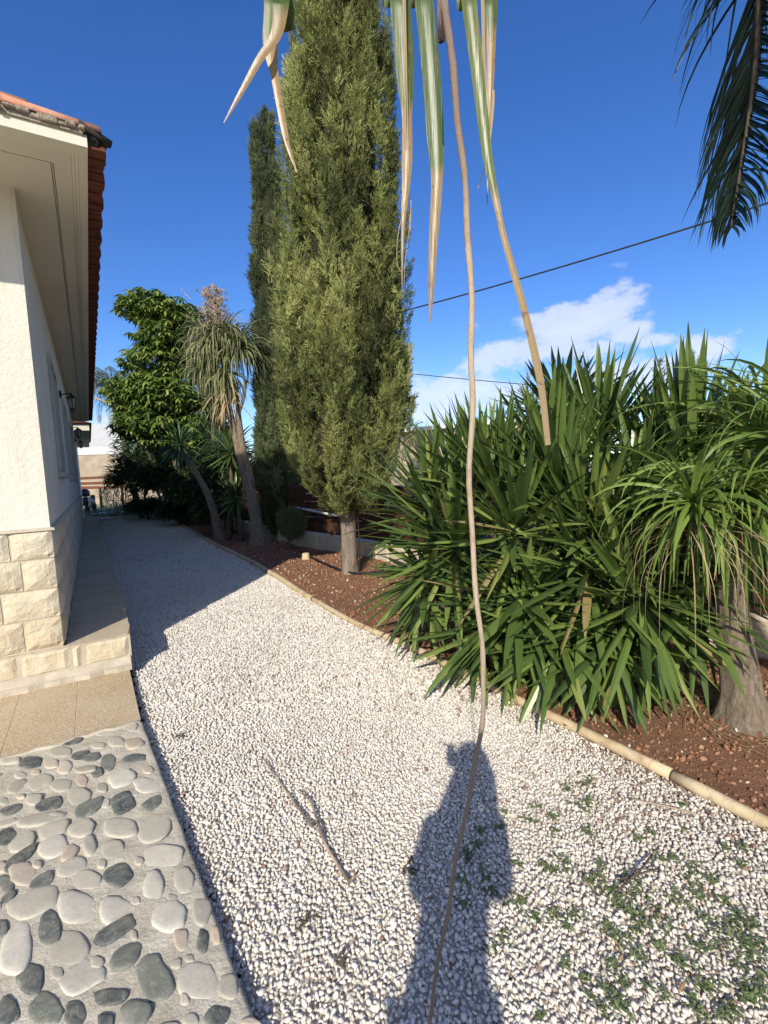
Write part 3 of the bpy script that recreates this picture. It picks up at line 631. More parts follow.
# far wing of the same row: lower, a step back
wing=thing('house_wing',hp(15,0,0),'lower far end of the white house beyond the lanterns','house wing')
g=MB(); wallbox(g,14.6,22,-7,-.05,-.02,3.2); g.build('wall',M['stucco'],wing)
g=MB(); wallbox(g,14.2,22.4,-7.2,.42,3.2,3.42); g.build('soffit',M['soffit'],wing)
g=MB(); V=[hp(14.1,.50,3.43),hp(22.5,.50,3.43),hp(22.5,-3.4,4.6),hp(14.1,-3.4,4.6),hp(14.1,-7.3,3.43),hp(22.5,-7.3,3.43)]; g.add(V,[[0,1,2,3],[3,2,5,4],[0,4,5,1]],[[0,3,4],[1,5,2]]); g.build('roof',M['tile_edge'],wing)

# lanterns on the wall
def lantern(u,z,label):
    L=thing('wall_lantern',hp(u,.0,z),label,'wall lantern','black lanterns on the side wall'); 
    b=MB(); b.lathe(hp(u,.0,z+.05),[(.001,.03),(.045,.03),(.055,.012),(.055,0),(.001,0)],16,axis=D2); 
    pts=[hp(u,.02,z+.05),hp(u,.07,z+.055),hp(u,.11,z+.06),hp(u,.14,z+.058),hp(u,.15,z+.04)]; b.tube(smooth_path(pts,4),.009,8); b.build('bracket',M['black_metal'],L,smooth=True)
    c=hp(u,.15,z); r=MB(); r.lathe(c,[(.001,.075),(.014,.055),(.024,.038),(.075,.005),(.078,-.006),(.001,-.006)],6); r.lathe(c,[(.001,.075),(.010,.070),(.010,.055)],8); r.build('lamp_cap',M['black_metal'],L)
    f=MB()
    for k_ in range(6):
        th=math.pi*2*k_/6; f.tube([c+A([math.cos(th)*.062,math.sin(th)*.062,-.008]),c+A([math.cos(th)*.038,math.sin(th)*.038,-.155])],.006,6)
    f.lathe(c+A([0,0,-.155]),[(.044,.004),(.044,-.010),(.016,-.024),(.010,-.04),(.001,-.045)],6); f.build('cage',M['black_metal'],L)
    gl=MB(); gl.lathe(c+A([0,0,-.150]),[(.033,0),(.056,.142)],6); gl.build('pane',M['glass'],L)
lantern(4.4,2.74,'black lantern nearest the front corner of the white side wall')
lantern(9.3,2.74,'middle one of the black lanterns on the white side wall')
lantern(13.0,2.74,'black lantern at the far end of the white side wall')

# ------------------------------------------------------------------ edging logs
def cum(P): return np.concatenate([[0],np.cumsum(np.linalg.norm(np.diff(P,axis=0),axis=1))])
cl=cum(EDGE)
def epos(s): return A([np.interp(s,cl,EDGE[:,i]) for i in range(3)])
def s_of(pt): 
    d=np.hypot(EDGE[:,0]-pt[0],EDGE[:,1]-pt[1]); return cl[int(np.argmin(d))]
joint=s_of((1.243,2.045)); 
cuts=[0.0,joint-1.6,joint]; 
while cuts[-1]<cl[-1]-1.0: cuts.append(cuts[-1]+2.0)
cuts[-1]=cl[-1]
ELAB=['cream log edging piece at the near right corner of the path','cream log edging piece just right of the open joint','cream log edging piece under the large yucca leaves','cream log edging piece in front of the bare soil beside the cypress']
for i in range(len(cuts)-1):
    a,b=cuts[i]+.006,cuts[i+1]-.006; n=int((b-a)/.12)+2; P=[epos(a+(b-a)*k_/(n-1)) for k_ in range(n)]
    P=A(P); P[:,2]=.026+.005*np.sin(np.linspace(0,6,n)+i); g=MB(); rr=.027 if i<4 else .036
    g.tube(P,rr+np.random.default_rng(i).uniform(-.0012,.0012,n),12); o=g.build('log_edging',M['edging'],smooth=True)
    lab = ELAB[i] if i<4 else ('cream log edging piece ending the row at the far end of the path' if i==len(cuts)-2 else ['cream log edging piece passing the main cypress','cream log edging piece where the wall shadow reaches the bed','first shaded cream log edging piece beside the twin trunk','cream log edging piece in shade before the leaning stem','cream log edging piece in shade beside the dark shrubs','cream log edging piece next to last along the shaded bed','cream log edging piece far down the shaded bed','cream log edging piece in the curve at the path end'][(i-4)%8])
    tag(o,lab,'edging log','cream logs edging the soil bed')

# ------------------------------------------------------------------ boundary wall and fence
bw=thing('boundary_wall',WALL[20],'low cream block wall behind the planted bed under the dark fence','wall')
g=MB(); cw=cum(WALL); s_=0
def wpos(s): return A([np.interp(s,cw,WALL[:,i]) for i in range(3)])
while s_<cw[-1]-.5:
    L=random.uniform(.4,.62); a=wpos(s_); b=wpos(s_+L); d=norm(b-a); nrm=A([-d[1],d[0],0])
    hgt=.30+random.uniform(-.015,.03); g.box((a+b)/2+UZ*(hgt/2),d*(np.linalg.norm(b-a)/2-.006),nrm*.10,UZ*hgt/2,tint=random.uniform(.3,1),bev=.018); s_+=L
g.build('blocks',M['stone'],bw)
fe=thing('fence',wpos(8),'dark brown board fence standing on the low block wall','fence'); fb=MB(); s_=4.2; i=0
while s_<cw[-1]-1.2:
    L=1.6; a=wpos(s_); b=wpos(s_+L); d=norm(b-a); nrm=A([-d[1],d[0],0]); off=nrm*(-.0)
    for z in np.arange(.40,1.28,.15): fb.box((a+b)/2+off+UZ*(z),d*(np.linalg.norm(b-a)/2-.03),nrm*.012,UZ*.0725,bev=.004)
    fp=MB(); fp.box(a+UZ*.68,d*.03,nrm*.03,UZ*.66,bev=.005); fp.build('post',M['brownwood'],fe); s_+=L
fb.build('slat_panel',M['brownwood'],fe)
rl=MB()
a=wpos(7.0); 
P=[at(300,507,9.6),at(330,513,8.9),at(365,519,8.3),at(400,524,7.7),at(440,530,7.0)]; rl.tube([p+A([-.05,-.12,0]) for p in P],.022,8); tag(rl.build('white_pipe',M['whitewall'],smooth=True),'thin white pipe running along the dark fence behind the cypress trunk','pipe')
g=MB(); a=at(368,476,7.75); b=at(380,516,7.7); g.box((a+b)/2+A([0,-.0,0]),(b-a)/2,A([.03,.015,0]),A([-.01,.02,0]),bev=.004); a=at(365,509,7.7); b=at(377,511,7.6); g.box((a+b)/2,(b-a)/2,A([.01,.02,0]),UZ*.025,bev=.004)
tag(g.build('timber_batten',M['edging']),'yellow timber batten leaning behind the cypress trunk','batten')
g=MB(); a=at(331,524,9.0); g.box(a,A([.13,-.15,0]),A([.01,.008,0]),A([0.02,0,.13]),bev=.004); tag(g.build('board_piece',M['redwood']),'reddish board piece left of the cypress trunk against the fence','board')

# ------------------------------------------------------------------ leaves
def leaves(mb, base, az, el, L, W, droop, nseg=7, fold=.25, tint=None, side_tw=0.0, taper='yucca', curl=0.0):
    """many strap leaves at once; base (n,3), az/el (n,) start direction, droop: how far the pitch falls to the tip (rad)"""
    n=len(az); base=np.broadcast_to(base,(n,3)); L=np.broadcast_to(L,(n,)); W=np.broadcast_to(W,(n,)); droop=np.broadcast_to(droop,(n,))
    P=np.zeros((n,nseg+1,3)); P[:,0]=base; pitch=el.copy(); azz=az.copy(); T=np.zeros((n,nseg+1,3))
    for i in range(nseg+1):
        pi=el-droop*(i/nseg)**1.6; pi=np.maximum(pi,-math.pi/2*.97); ai=az+curl*(i/nseg)**2
        T[:,i]=np.stack([np.cos(pi)*np.cos(ai),np.cos(pi)*np.sin(ai),np.sin(pi)],-1)
        if i: P[:,i]=P[:,i-1]+(T[:,i]+T[:,i-1])*.5*(L/nseg)[:,None]
    S=np.stack([-np.sin(az),np.cos(az),np.zeros(n)],-1)[:,None,:]+0*T
    if side_tw: 
        tw=rng.uniform(-side_tw,side_tw,n)[:,None,None]; Nn=np.cross(T,S); S=S*np.cos(tw)+Nn*np.sin(tw)
    Nn=np.cross(T,S)
    t=np.linspace(0,1,nseg+1)
    if taper=='yucca': w=np.interp(t,[0,.12,.45,.75,1],[.55,.62,1,.78,.03])
    elif taper=='ribbon': w=np.interp(t,[0,.1,.4,.75,1],[1.2,1,.9,.55,.05])
    else: w=np.interp(t,[0,.3,.6,1],[.3,1,.9,.05])
    hw=(W[:,None]*w[None]/2)[:,:,None]
    a=P-S*hw+Nn*hw*fold*-1; b=P+S*hw+Nn*hw*fold*-1
    V=np.stack([a,P,b],2); V[:,:,1]+= -(Nn*hw*fold)*-0 ; k_=nseg+1
    V=V.reshape(n,k_*3,3); ids=np.arange(k_*3).reshape(k_,3)
    Q=np.concatenate([np.stack([ids[:-1,j],ids[:-1,j+1],ids[1:,j+1],ids[1:,j]],-1) for j in (0,1)])
    Q=(Q[None]+(np.arange(n)*k_*3)[:,None,None]).reshape(-1,4)
    tn=rng.uniform(0,1,n) if tint is None else np.broadcast_to(tint,(n,))
    mb.add(V.reshape(-1,3),Q,tint=np.repeat(tn,k_*3),along=np.tile(np.repeat(t,3),n))
def rosette(mb,c,n,L,W,elmin=-40,elmax=85,droop=(.15,.5),tilt=(0,0),tintr=(0,1),stemr=.05,taper='yucca',azr=None,fold=.3,nseg=6,tw=.5,hstem=.15):
    i=np.arange(n); az=i*2.39996+rng.uniform(-.25,.25,n)
    f=(i+.5)/n; el=np.radians(elmax-(elmax-elmin)*f**.85)+rng.normal(0,.09,n)
    if azr is not None: az=rng.uniform(azr[0],azr[1],n)
    d=np.stack([np.cos(az),np.sin(az)],-1); base=A(c)[None]+np.concatenate([d*stemr*rng.uniform(.3,1,(n,1)),((1-f)*hstem)[:,None]],1)
    ll=L*rng.uniform(.78,1.1,n)*np.interp(f,[0,.15,1],[.75,1,.95]); 
    az0,el0=az,el
    if tilt[0]:      # lean the whole head towards tilt azimuth
        T=np.stack([np.cos(el)*np.cos(az),np.cos(el)*np.sin(az),np.sin(el)],-1); ax=A([-math.sin(tilt[1]),math.cos(tilt[1]),0]); th=tilt[0]
        T=T*math.cos(th)+np.cross(ax,T)*math.sin(th)+ax*(T@ax)[:,None]*(1-math.cos(th)); el0=np.arcsin(np.clip(T[:,2],-1,1)); az0=np.arctan2(T[:,1],T[:,0])
    leaves(mb,base,az0,el0,ll,W*rng.uniform(.8,1.15,n),rng.uniform(*droop,n),nseg=nseg,fold=fold,tint=rng.uniform(*tintr,n),side_tw=tw,taper=taper)

# ---- the big yucca clump
yc=thing('yucca_clump',(1.15,3.1,0.03),'large low yucca clump with many sword leaf heads spilling over the edging','yucca')
heads=[ # px, py, Y, n, L, elmin, elmax, tilt, tilt azimuth(deg)
 (455,560,3.45,120,.62,-35,80,.55,180),(430,520,3.9,90,.62,-10,80,.35,170),(500,500,3.6,90,.62,10,85,.1,180),(560,500,3.3,85,.60,10,85,.1,270),
 (520,620,2.95,130,.55,-60,60,.75,240),(590,590,2.85,110,.58,-60,70,.7,270),(640,620,2.65,120,.56,-60,60,.8,285),(560,660,2.75,90,.46,-70,40,.8,265),
 (640,520,3.1,90,.58,0,85,.25,300),(690,600,2.75,80,.55,-55,60,.7,310),(480,650,3.15,70,.48,-65,40,.7,225),(610,660,2.65,80,.48,-75,30,.75,280),(600,450,3.7,80,.62,10,88,.0,0),(515,545,3.15,80,.6,-20,80,.4,230),(660,480,3.4,80,.62,10,88,.0,0),(545,470,3.8,80,.6,10,88,.1,90),(480,490,3.9,80,.62,0,88,.25,160),(425,590,3.6,90,.5,-40,60,.8,195),(590,540,3.0,80,.55,0,88,.2,270),(640,560,2.9,80,.55,-10,85,.3,290),(455,500,4.1,70,.6,10,88,.2,150)]
stems=MB()
for (px,py,Y,n,L,e0,e1,tl_,ta) in heads:
    g=MB(); c=at(px,py,Y); rosette(g,c,int(n*.95),L*1.18,.049,e0,e1,(.0,.26),(tl_,math.radians(ta)),(.0,1.0)); g.build('leaf_head',M['yucca'],yc)
    b=A([1.2+(c[0]-1.2)*.35,3.25+(c[1]-3.25)*.35,.02]); stems.tube(smooth_path([b,(b+c)/2+A([0,0,.05]),c],4),.045,8,wob=.05)
stems.build('stem',M['bark_dark'],yc,smooth=True)
def tall_yucca(name,px,py,Y,n,L,label,mat,elmin=-20,W=.055,tilt=(0,0),base=None,tint=(0,.95),group='yuccas along the bed',r=.05,droop=(.05,.35),dx=0,bp=None,elmax=86):
    c=at(px,py,Y); b=bp if bp is not None else A([c[0]+dx,c[1],.02]); t=thing(name,b,label,'yucca',group)
    g=MB(); rosette(g,c,n,L,W,elmin,elmax,droop,tilt,tint); g.build('leaf_head',mat,t)
    s=MB(); s.tube(smooth_path([b,b*.55+c*.45+A([random.uniform(-.05,.05),0,0]),c+A([0,0,.03])],5),np.linspace(r*1.3,r,11),8,wob=.06); s.build('stem',M['bark_dark'],t,smooth=True); return t,c
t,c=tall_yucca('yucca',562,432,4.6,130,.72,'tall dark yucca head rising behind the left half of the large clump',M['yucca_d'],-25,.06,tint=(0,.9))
t,c=tall_yucca('yucca',690,470,3.1,46,.72,'bright upright yucca head standing behind the right half of the large clump',M['yucca'],58,.060,tint=(.45,.97),elmax=89,droop=(0,.15))
t,c=tall_yucca('yucca',730,470,3.6,60,.6,'yucca head half hidden behind the grassy palm crown',M['yucca_d'],10,.055)
# dry flower stalks behind
for j,(px,py,Y,h,lab) in enumerate(((528,395,5.2,.55,'dry branched flower stalk left of the tall dark yucca head'),(560,390,5.3,.5,'dry branched flower stalk above the tall dark yucca head'),(690,380,4.8,.7,'pale dry flower stalk left of the thin pole'),(660,385,4.9,.6,'pale dry flower stalk behind the bright upright yucca'))):
    c=at(px,py,Y); g=MB(); b=c+A([0,0,-1.0]); top=c+A([0,0,h*.45]); g.tube([A([c[0],c[1],.02]),b,c,top],[.012,.01,.008,.003],6)
    for k_ in range(26):
        z=random.uniform(0,1); p=b*(1-z)+top*z if False else c+A([0,0,-.25+z*(.25+h*.4)]); th=random.uniform(0,6.28); l=random.uniform(.08,.2)*(1.1-z); e=p+A([math.cos(th)*l,math.sin(th)*l,l*.9]); g.tube([p,(p+e)/2+A([0,0,-.01]),e],.0028,4,caps=False)
        for q_ in range(4): w_=e+A([random.uniform(-.03,.03),random.uniform(-.03,.03),random.uniform(-.03,.04)]); g.tube([(p+e)/2,w_],.0022,3,caps=False)
    tag(g.build('flower_stalk',M['drystalk']),lab,'flower stalk','dry flower stalks behind the yuccas')

# ---- ponytail palm at the right
def flared_trunk(mb, pts, rads, n=18):
    P=smooth_path(pts,6); R=np.interp(np.linspace(0,1,len(P)),np.linspace(0,1,len(rads)),rads); m=len(P); V=[]
    for i,p in enumerate(P):
        for k_ in range(n):
            th=2*math.pi*k_/n; d=A([math.cos(th),math.sin(th),0]); e=mnoise.noise(Vector((d[0]*2.2,d[1]*2.2,p[2]*3)))*.16+mnoise.noise(Vector((d[0]*5,d[1]*5,p[2]*16)))*.07
            e+= .10*math.sin(th*5+1)*max(0,1-i/m*3.2)
            V.append(p+d*R[i]*(1+e))
    mb.add(V,[[i*n+k_,i*n+(k_+1)%n,(i+1)*n+(k_+1)%n,(i+1)*n+k_] for i in range(m-1) for k_ in range(n)],along=np.repeat(np.linspace(0,1,m),n))
pp=thing('ponytail_palm',(1.84,2.42,.03),'ponytail palm with grassy drooping leaves and swollen grey trunk at the right','palm')
g=MB(); flared_trunk(g,[(1.86,2.44,.0),(1.85,2.44,.07),(1.825,2.45,.30),(1.80,2.47,.62),(1.80,2.5,1.0),(1.82,2.5,1.25)],[.20,.155,.098,.078,.07,.065,.06],26)
g.tube([(1.80,2.5,.85),(1.62,2.42,1.02),(1.50,2.36,1.15)],[.05,.04,.035],10,wob=.05); g.tube([(1.81,2.5,1.0),(1.98,2.45,1.15),(2.08,2.4,1.3)],[.05,.04,.035],10,wob=.05)
g.build('trunk',M['bark_palm'],pp,smooth=True)
for (c,n,L,e0,e1) in (((1.50,2.34,1.20),75,.50,-50,80),((1.82,2.44,1.20),140,.70,-45,50),((2.12,2.38,1.40),150,.80,-25,85),((1.72,2.55,1.20),80,.65,-30,45),((2.15,2.75,1.5),100,.85,-10,88)):
    g=MB(); rosette(g,A(c),n,L,.027,e0,e1,(1.0,2.7),tintr=(0,1),stemr=.03,taper='ribbon',fold=.35,nseg=11,tw=.9,hstem=.08); g.build('leaf_crown',M['pony'],pp)
g=MB(); n=40; az=rng.uniform(math.radians(150),math.radians(300),n); leaves(g,A([1.55,2.36,1.1])+rng.normal(0,.04,(n,3)),az,rng.uniform(-.3,.6,n),rng.uniform(.5,.8,n),.004,rng.uniform(1.8,3.4,n),nseg=12,taper='ribbon',curl=.9,tint=rng.uniform(0,1,n)); g.build('dry_curls',M['pony_dry'],pp)
# leaf litter threads round the trunk foot
g=MB(); n=160; th=rng.uniform(0,6.28,n); r=rng.uniform(.16,.34,n); base=np.stack([1.85+np.cos(th)*r,2.44+np.sin(th)*r,mound(1.85+np.cos(th)*r,2.44+np.sin(th)*r)+.01],-1)
leaves(g,base,th+rng.uniform(1,2,n),rng.uniform(-.05,.35,n),rng.uniform(.06,.2,n),.004,rng.uniform(.1,.5,n),nseg=4,taper='ribbon'); tag(g.build('dead_leaves',M['pony_dry']),'dead grassy leaves around the foot of the swollen trunk','dead leaves',kind='stuff')

# ---- cypresses
def sprigs(mb, centres, normals, size, m=14, tint=None, upb=.9, wid=.17, ln=.72):
    """feathery tufts: an upright plume of many tiny blades about a centre"""
    n=len(centres)
    for a in range(0,n,4000):
        b=min(n,a+4000); k_=b-a; cc=centres[a:b,None]; nn=normals[a:b,None]
        lean=norm(nn*rng.uniform(.1,.8,(k_,1,1))+A([0,0,upb])+rng.normal(0,.22,(k_,1,3)))      # the plume's own direction
        h=rng.uniform(-1,1,(k_,m,1)); s=size[a:b,None,None]
        rad_=norm(rng.normal(size=(k_,m,3)))*rng.uniform(.2,1,(k_,m,1))*.42*(1-.55*np.maximum(h,0))
        p=cc+lean*h*s*1.1+rad_*s; d=norm(lean*.9+rad_*1.7+rng.normal(0,.25,(k_,m,3))); l=s*rng.uniform(.45,1.0,(k_,m,1))*ln
        sd=norm(np.cross(d,rng.normal(size=(k_,m,3)))); w=l*wid
        V=np.stack([p-sd*w*.5,p+sd*w*.5,p+d*l+sd*w*.35,p+d*l-sd*w*.35],2).reshape(-1,3); q=np.arange(k_*m*4).reshape(-1,4)
        tn=np.repeat(np.clip((tint[a:b] if tint is not None else rng.uniform(0,1,k_))[:,None]+rng.normal(0,.10,(k_,m)),0,1).ravel(),4); mb.add(V,q,tint=tn)
def cypress(name, base, lean, prof, ntuft, size, mat, label, trunk, seed, ridge=.10, m=14, corek=.62):
    """prof: (z, radius); lean: axis offset at the top"""
    r0=np.random.default_rng(seed); t=thing(name,base,label,'cypress'); zt=prof[-1][0]; z0=prof[0][0]
    pz=A([p[0] for p in prof]); pr=A([p[1] for p in prof]); zz=np.linspace(z0,zt,400); rr=np.interp(zz,pz,pr); cdf=np.cumsum(rr+.05); cdf/=cdf[-1]
    def rad(th,z):
        q=np.stack([np.cos(th)*1.4+seed,np.sin(th)*1.4,z*.3],-1); q2=np.stack([np.cos(th)*3.4+seed,np.sin(th)*3.4,z*.7],-1)
        return np.interp(z,pz,pr)*(1+ridge*.5*vnoise(q)+ridge*.9*vnoise(q2))
    # upright plumes of twigs make the surface; tufts clothe each plume
    npl=ntuft//36; zc=np.interp(r0.uniform(size=npl),cdf,zz); tc=r0.uniform(0,2*math.pi,npl); rc=rad(tc,zc); f=np.clip(rc/.7,.35,1.1)
    hw=.115*f*r0.uniform(.5,1.6,npl); hh=hw*r0.uniform(2.8,5.5,npl); Rp=np.maximum(rc-hw*(.2+3.4*r0.uniform(size=npl)**1.2),.02)
    ax=(zc-z0)/(zt-z0); cx=base[0]+lean[0]*ax; cy=base[1]+lean[1]*ax; D=np.stack([np.cos(tc),np.sin(tc),0*tc],-1)
    PC=np.stack([cx,cy,zc],-1)+D*Rp[:,None]; low=np.clip((pz[0]+1.6-zc)/1.4,0,1)
    tilt=norm(D*(.16+low*.75*r0.uniform(.3,1,npl))[:,None]+A([0,0,1.0])+r0.normal(0,.10,(npl,3)))
    kk=np.repeat(np.arange(npl),44); h=r0.uniform(-1,1,len(kk)); taper=np.sqrt(np.maximum(1-h*h,0))*(1-.35*h); n1=norm(np.cross(tilt,A([0,0,1.0])+r0.normal(0,.3,(npl,3)))); n2=np.cross(tilt,n1); ph=r0.uniform(0,2*math.pi,len(kk))
    N=n1[kk]*np.cos(ph)[:,None]+n2[kk]*np.sin(ph)[:,None]; flip=np.sum(N*D[kk],1)<-.35; N[flip]*=-1
    P=PC[kk]+tilt[kk]*(h*hh[kk])[:,None]+N*(taper*hw[kk])[:,None]
    P[:,2]=np.maximum(P[:,2],z0-.08+.12*r0.uniform(size=len(P)))
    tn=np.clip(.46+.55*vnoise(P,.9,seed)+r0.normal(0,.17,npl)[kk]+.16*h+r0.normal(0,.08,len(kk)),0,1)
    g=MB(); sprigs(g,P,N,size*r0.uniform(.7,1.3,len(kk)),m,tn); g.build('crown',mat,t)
    # stray shoots breaking the outline
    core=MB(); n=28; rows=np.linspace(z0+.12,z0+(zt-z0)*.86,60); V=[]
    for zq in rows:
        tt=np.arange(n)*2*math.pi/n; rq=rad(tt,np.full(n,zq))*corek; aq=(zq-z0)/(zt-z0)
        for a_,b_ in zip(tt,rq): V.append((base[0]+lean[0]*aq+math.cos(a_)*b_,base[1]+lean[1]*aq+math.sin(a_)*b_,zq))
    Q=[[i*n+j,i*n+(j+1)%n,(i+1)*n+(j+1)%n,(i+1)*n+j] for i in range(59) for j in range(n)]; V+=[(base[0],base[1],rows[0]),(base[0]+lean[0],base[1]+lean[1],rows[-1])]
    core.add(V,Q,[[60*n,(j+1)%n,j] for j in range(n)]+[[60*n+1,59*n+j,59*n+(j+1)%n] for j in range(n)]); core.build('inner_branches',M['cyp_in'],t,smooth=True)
    g=MB(); flared_trunk(g,[(base[0]+trunk[2],base[1],-.02),(base[0]+trunk[2]*.7,base[1],.10),(base[0]+trunk[2]*.3,base[1],.5),(base[0],base[1],1.2),(base[0],base[1],trunk[3])],[trunk[0],trunk[1],trunk[1]*.92,trunk[1]*.85,trunk[1]*.6],16); g.build('trunk',M['bark_cyp'],t,smooth=True)
    return t
c1=at(349,578,6.60); top1=at(338,20,6.62); zt1=11.4; k1=zt1/(top1[2])
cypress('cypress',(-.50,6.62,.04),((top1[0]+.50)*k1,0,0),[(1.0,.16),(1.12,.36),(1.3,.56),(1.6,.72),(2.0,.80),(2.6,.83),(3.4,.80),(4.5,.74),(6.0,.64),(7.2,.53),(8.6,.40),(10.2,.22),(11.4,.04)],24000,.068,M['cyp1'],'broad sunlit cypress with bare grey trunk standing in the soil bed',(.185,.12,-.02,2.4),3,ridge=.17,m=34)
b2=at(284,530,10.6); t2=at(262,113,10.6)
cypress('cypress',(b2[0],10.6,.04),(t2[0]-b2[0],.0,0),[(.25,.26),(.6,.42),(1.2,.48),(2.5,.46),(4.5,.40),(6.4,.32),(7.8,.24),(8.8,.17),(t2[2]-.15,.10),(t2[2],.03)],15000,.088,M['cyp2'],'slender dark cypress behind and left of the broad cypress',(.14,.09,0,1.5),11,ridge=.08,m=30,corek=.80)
# small sprout, stump, hose
t=thing('cypress_sprout',(-1.86,9.55,.04),'small bushy cypress sprout at the foot of the slender cypress','shrub')
n=420; d=norm(rng.normal(size=(n,3))); P=A([-1.80,9.35,.50])+d*A([.26,.22,.28])*rng.uniform(.75,1.05,(n,1)); g=MB(); sprigs(g,P,d,rng.uniform(.06,.09,n),24,rng.uniform(.5,1.0,n)); g.build('crown',M['cyp2'],t)
g=MB(); g.tube([(-1.90,9.35,-.02),(-1.86,9.35,.2),(-1.82,9.35,.5)],[.045,.035,.02],10,wob=.08); g.build('trunk',M['bark_cyp'],t,smooth=True)
t=gz(306,559,.04); g=MB(); g.lathe((t[0],t[1],.0),[(.075,0),(.065,.06),(.06,.13),(.045,.145),(.001,.142)],14); tag(g.build('tree_stump',M['edging'],smooth=True),'small pale sawn stump between the sprout and the cypress trunk','stump')
g=MB(); P=smooth_path([gz(300,551,.09),gz(322,562,.09),gz(345,571,.10),gz(362,573,.09),gz(395,572,.09),gz(440,590,.08)],5); g.tube(P,.014,8); tag(g.build('irrigation_hose',M['tyre'],smooth=True),'black irrigation hose lying across the soil behind the cypress trunk','hose')
g=MB(); P=smooth_path([(-.38,6.62,.06),(-.36,6.60,.5),(-.37,6.63,1.0)],5); g.tube(P,.009,6); tag(g.build('irrigation_riser',M['tyre'],smooth=True),'thin black riser pipe standing against the cypress trunk','pipe')

# ---- ponytail palm with twin trunk, far left
tp=thing('twin_ponytail_palm',(-2.56,9.93,.04),'two stemmed ponytail palm with pale drooping crown and dry flower plume','palm')
def tpnt(px,py,Y=9.93): return at(px,py,Y)
g=MB(); flared_trunk(g,[(-2.58,9.93,-.03),(-2.60,9.93,.10),tpnt(256,520),tpnt(250,490),tpnt(246,470)],[.40,.24,.125,.10,.09],24)
g.tube(smooth_path([tpnt(251,485),tpnt(243,450),tpnt(238,415),tpnt(236,390)],5),np.linspace(.085,.05,16),12,wob=.04); g.tube(smooth_path([tpnt(249,495),tpnt(238,450),tpnt(231,415),tpnt(226,385)],5),np.linspace(.08,.045,16),12,wob=.04)
g.tube(smooth_path([tpnt(238,415),tpnt(243,400),tpnt(246,380)],4),.035,8); g.build('trunk',M['bark_palm'],tp,smooth=True)
for (px,py,n,L,e0,e1,td) in ((214,345,340,.85,-40,70,(.1,1)),(240,352,230,.85,-30,84,(0,1)),(224,345,120,.85,20,80,(.2,1)),(207,368,170,.75,-40,50,(.2,1)),(225,380,160,.75,-60,20,(.3,1))):
    g=MB(); rosette(g,tpnt(px,py),n,L,.034,e0,e1,(1.3,2.9),tintr=td,stemr=.06,taper='ribbon',nseg=9,tw=.9); g.build('leaf_crown',M['pony_far'],tp)
g=MB(); n=70; leaves(g,tpnt(226,390)+rng.normal(0,.10,(n,3)),rng.uniform(3.5,6,n),rng.uniform(-1.4,-.6,n),rng.uniform(.4,.9,n),.045,.3,nseg=5,taper='ribbon',tint=rng.uniform(0,1,n)); g.build('dry_skirt',M['pony_dry'],tp)
g=MB(); c=tpnt(217,335)
for k_ in range(260):
    f=random.random(); p=c+A([random.gauss(0,.10),random.gauss(-.1,.1),f*.85]); th=random.uniform(0,6.28); l=random.uniform(.10,.34)*(1.15-f); e=p+A([math.cos(th)*l,math.sin(th)*l,l*.9]); g.tube([p,e],[.006,.003],3,caps=False,tint=random.random())
    for q_ in range(9): w_=p+(e-p)*random.uniform(.3,1); z_=w_+A([random.uniform(-.05,.05),random.uniform(-.05,.05),random.uniform(0,.06)]); g.tube([w_,z_],[.006,.004],3,caps=False,tint=random.random())
g.tube([c+A([0,0,-.4]),c+A([0,0,.8])],[.03,.01],6); g.build('flower_plume',M['flower'],tp)

# ---- umbrella tree
ut=thing('umbrella_tree',(-5.9,15,.02),'tall umbrella tree with hanging glossy leaflets behind the dark shrubs','tree')
def umbels(mb, centres, m=9, L=.26, W=.075, tr=(0,1)):
    n=len(centres); az=(np.arange(n*m)%m)*2*math.pi/m+np.repeat(rng.uniform(0,6.28,n),m)+rng.normal(0,.12,n*m)
    b=np.repeat(centres,m,0); tn=np.repeat(rng.uniform(*tr,n),m)+rng.normal(0,.08,n*m)
    leaves(mb,b,az,rng.uniform(-.75,.0,n*m),L*rng.uniform(.9,1.3,n*m),W,rng.uniform(.4,.9,n*m),nseg=3,fold=.3,tint=np.clip(tn,*(0,1)),taper='oval')
lobes=[(150,303,14.9,.62,.42),(176,312,15.0,.62,.42),(132,305,15.1,.45,.35),(192,320,15.2,.35,.30),(160,335,14.9,.70,.45),(150,360,14.9,.70,.50),(182,350,15.3,.55,.5),(138,390,14.9,.9,.5),(165,395,14.7,.8,.5),(132,410,15,.5,.35),(150,425,14.8,.9,.5),(190,385,15.3,.8,.6),(200,415,15.4,.8,.6),(175,435,15.2,.9,.6)]
cs=[]
for (px,py,Y,rx,rz) in lobes:
    c=at(px,py,Y); rx*=1.12; rz*=1.1; n=int(110*rx*rz/.3); d=norm(rng.normal(size=(n,3))); cs.append(c+d*A([rx,rx,rz])*rng.uniform(.55,1.05,(n,1)))
g=MB(); umbels(g,np.concatenate(cs)); g.build('crown',M['umbel'],ut)
g=MB(); b=A([-5.9,15.2,0.]); g.tube(smooth_path([b,at(172,450,15),at(165,400,15),at(160,355,15),at(150,310,15)],5),np.linspace(.10,.035,21),8,wob=.05)
for (px,py) in ((176,312),(132,305),(182,350),(138,390),(200,410),(190,385)): g.tube(smooth_path([at(165,425,15),(at(165,400,15)+at(px,py,15))/2,at(px,py+6,15)],4),np.linspace(.05,.02,9),6)
g.build('trunk',M['bark_palm'],ut,smooth=True)

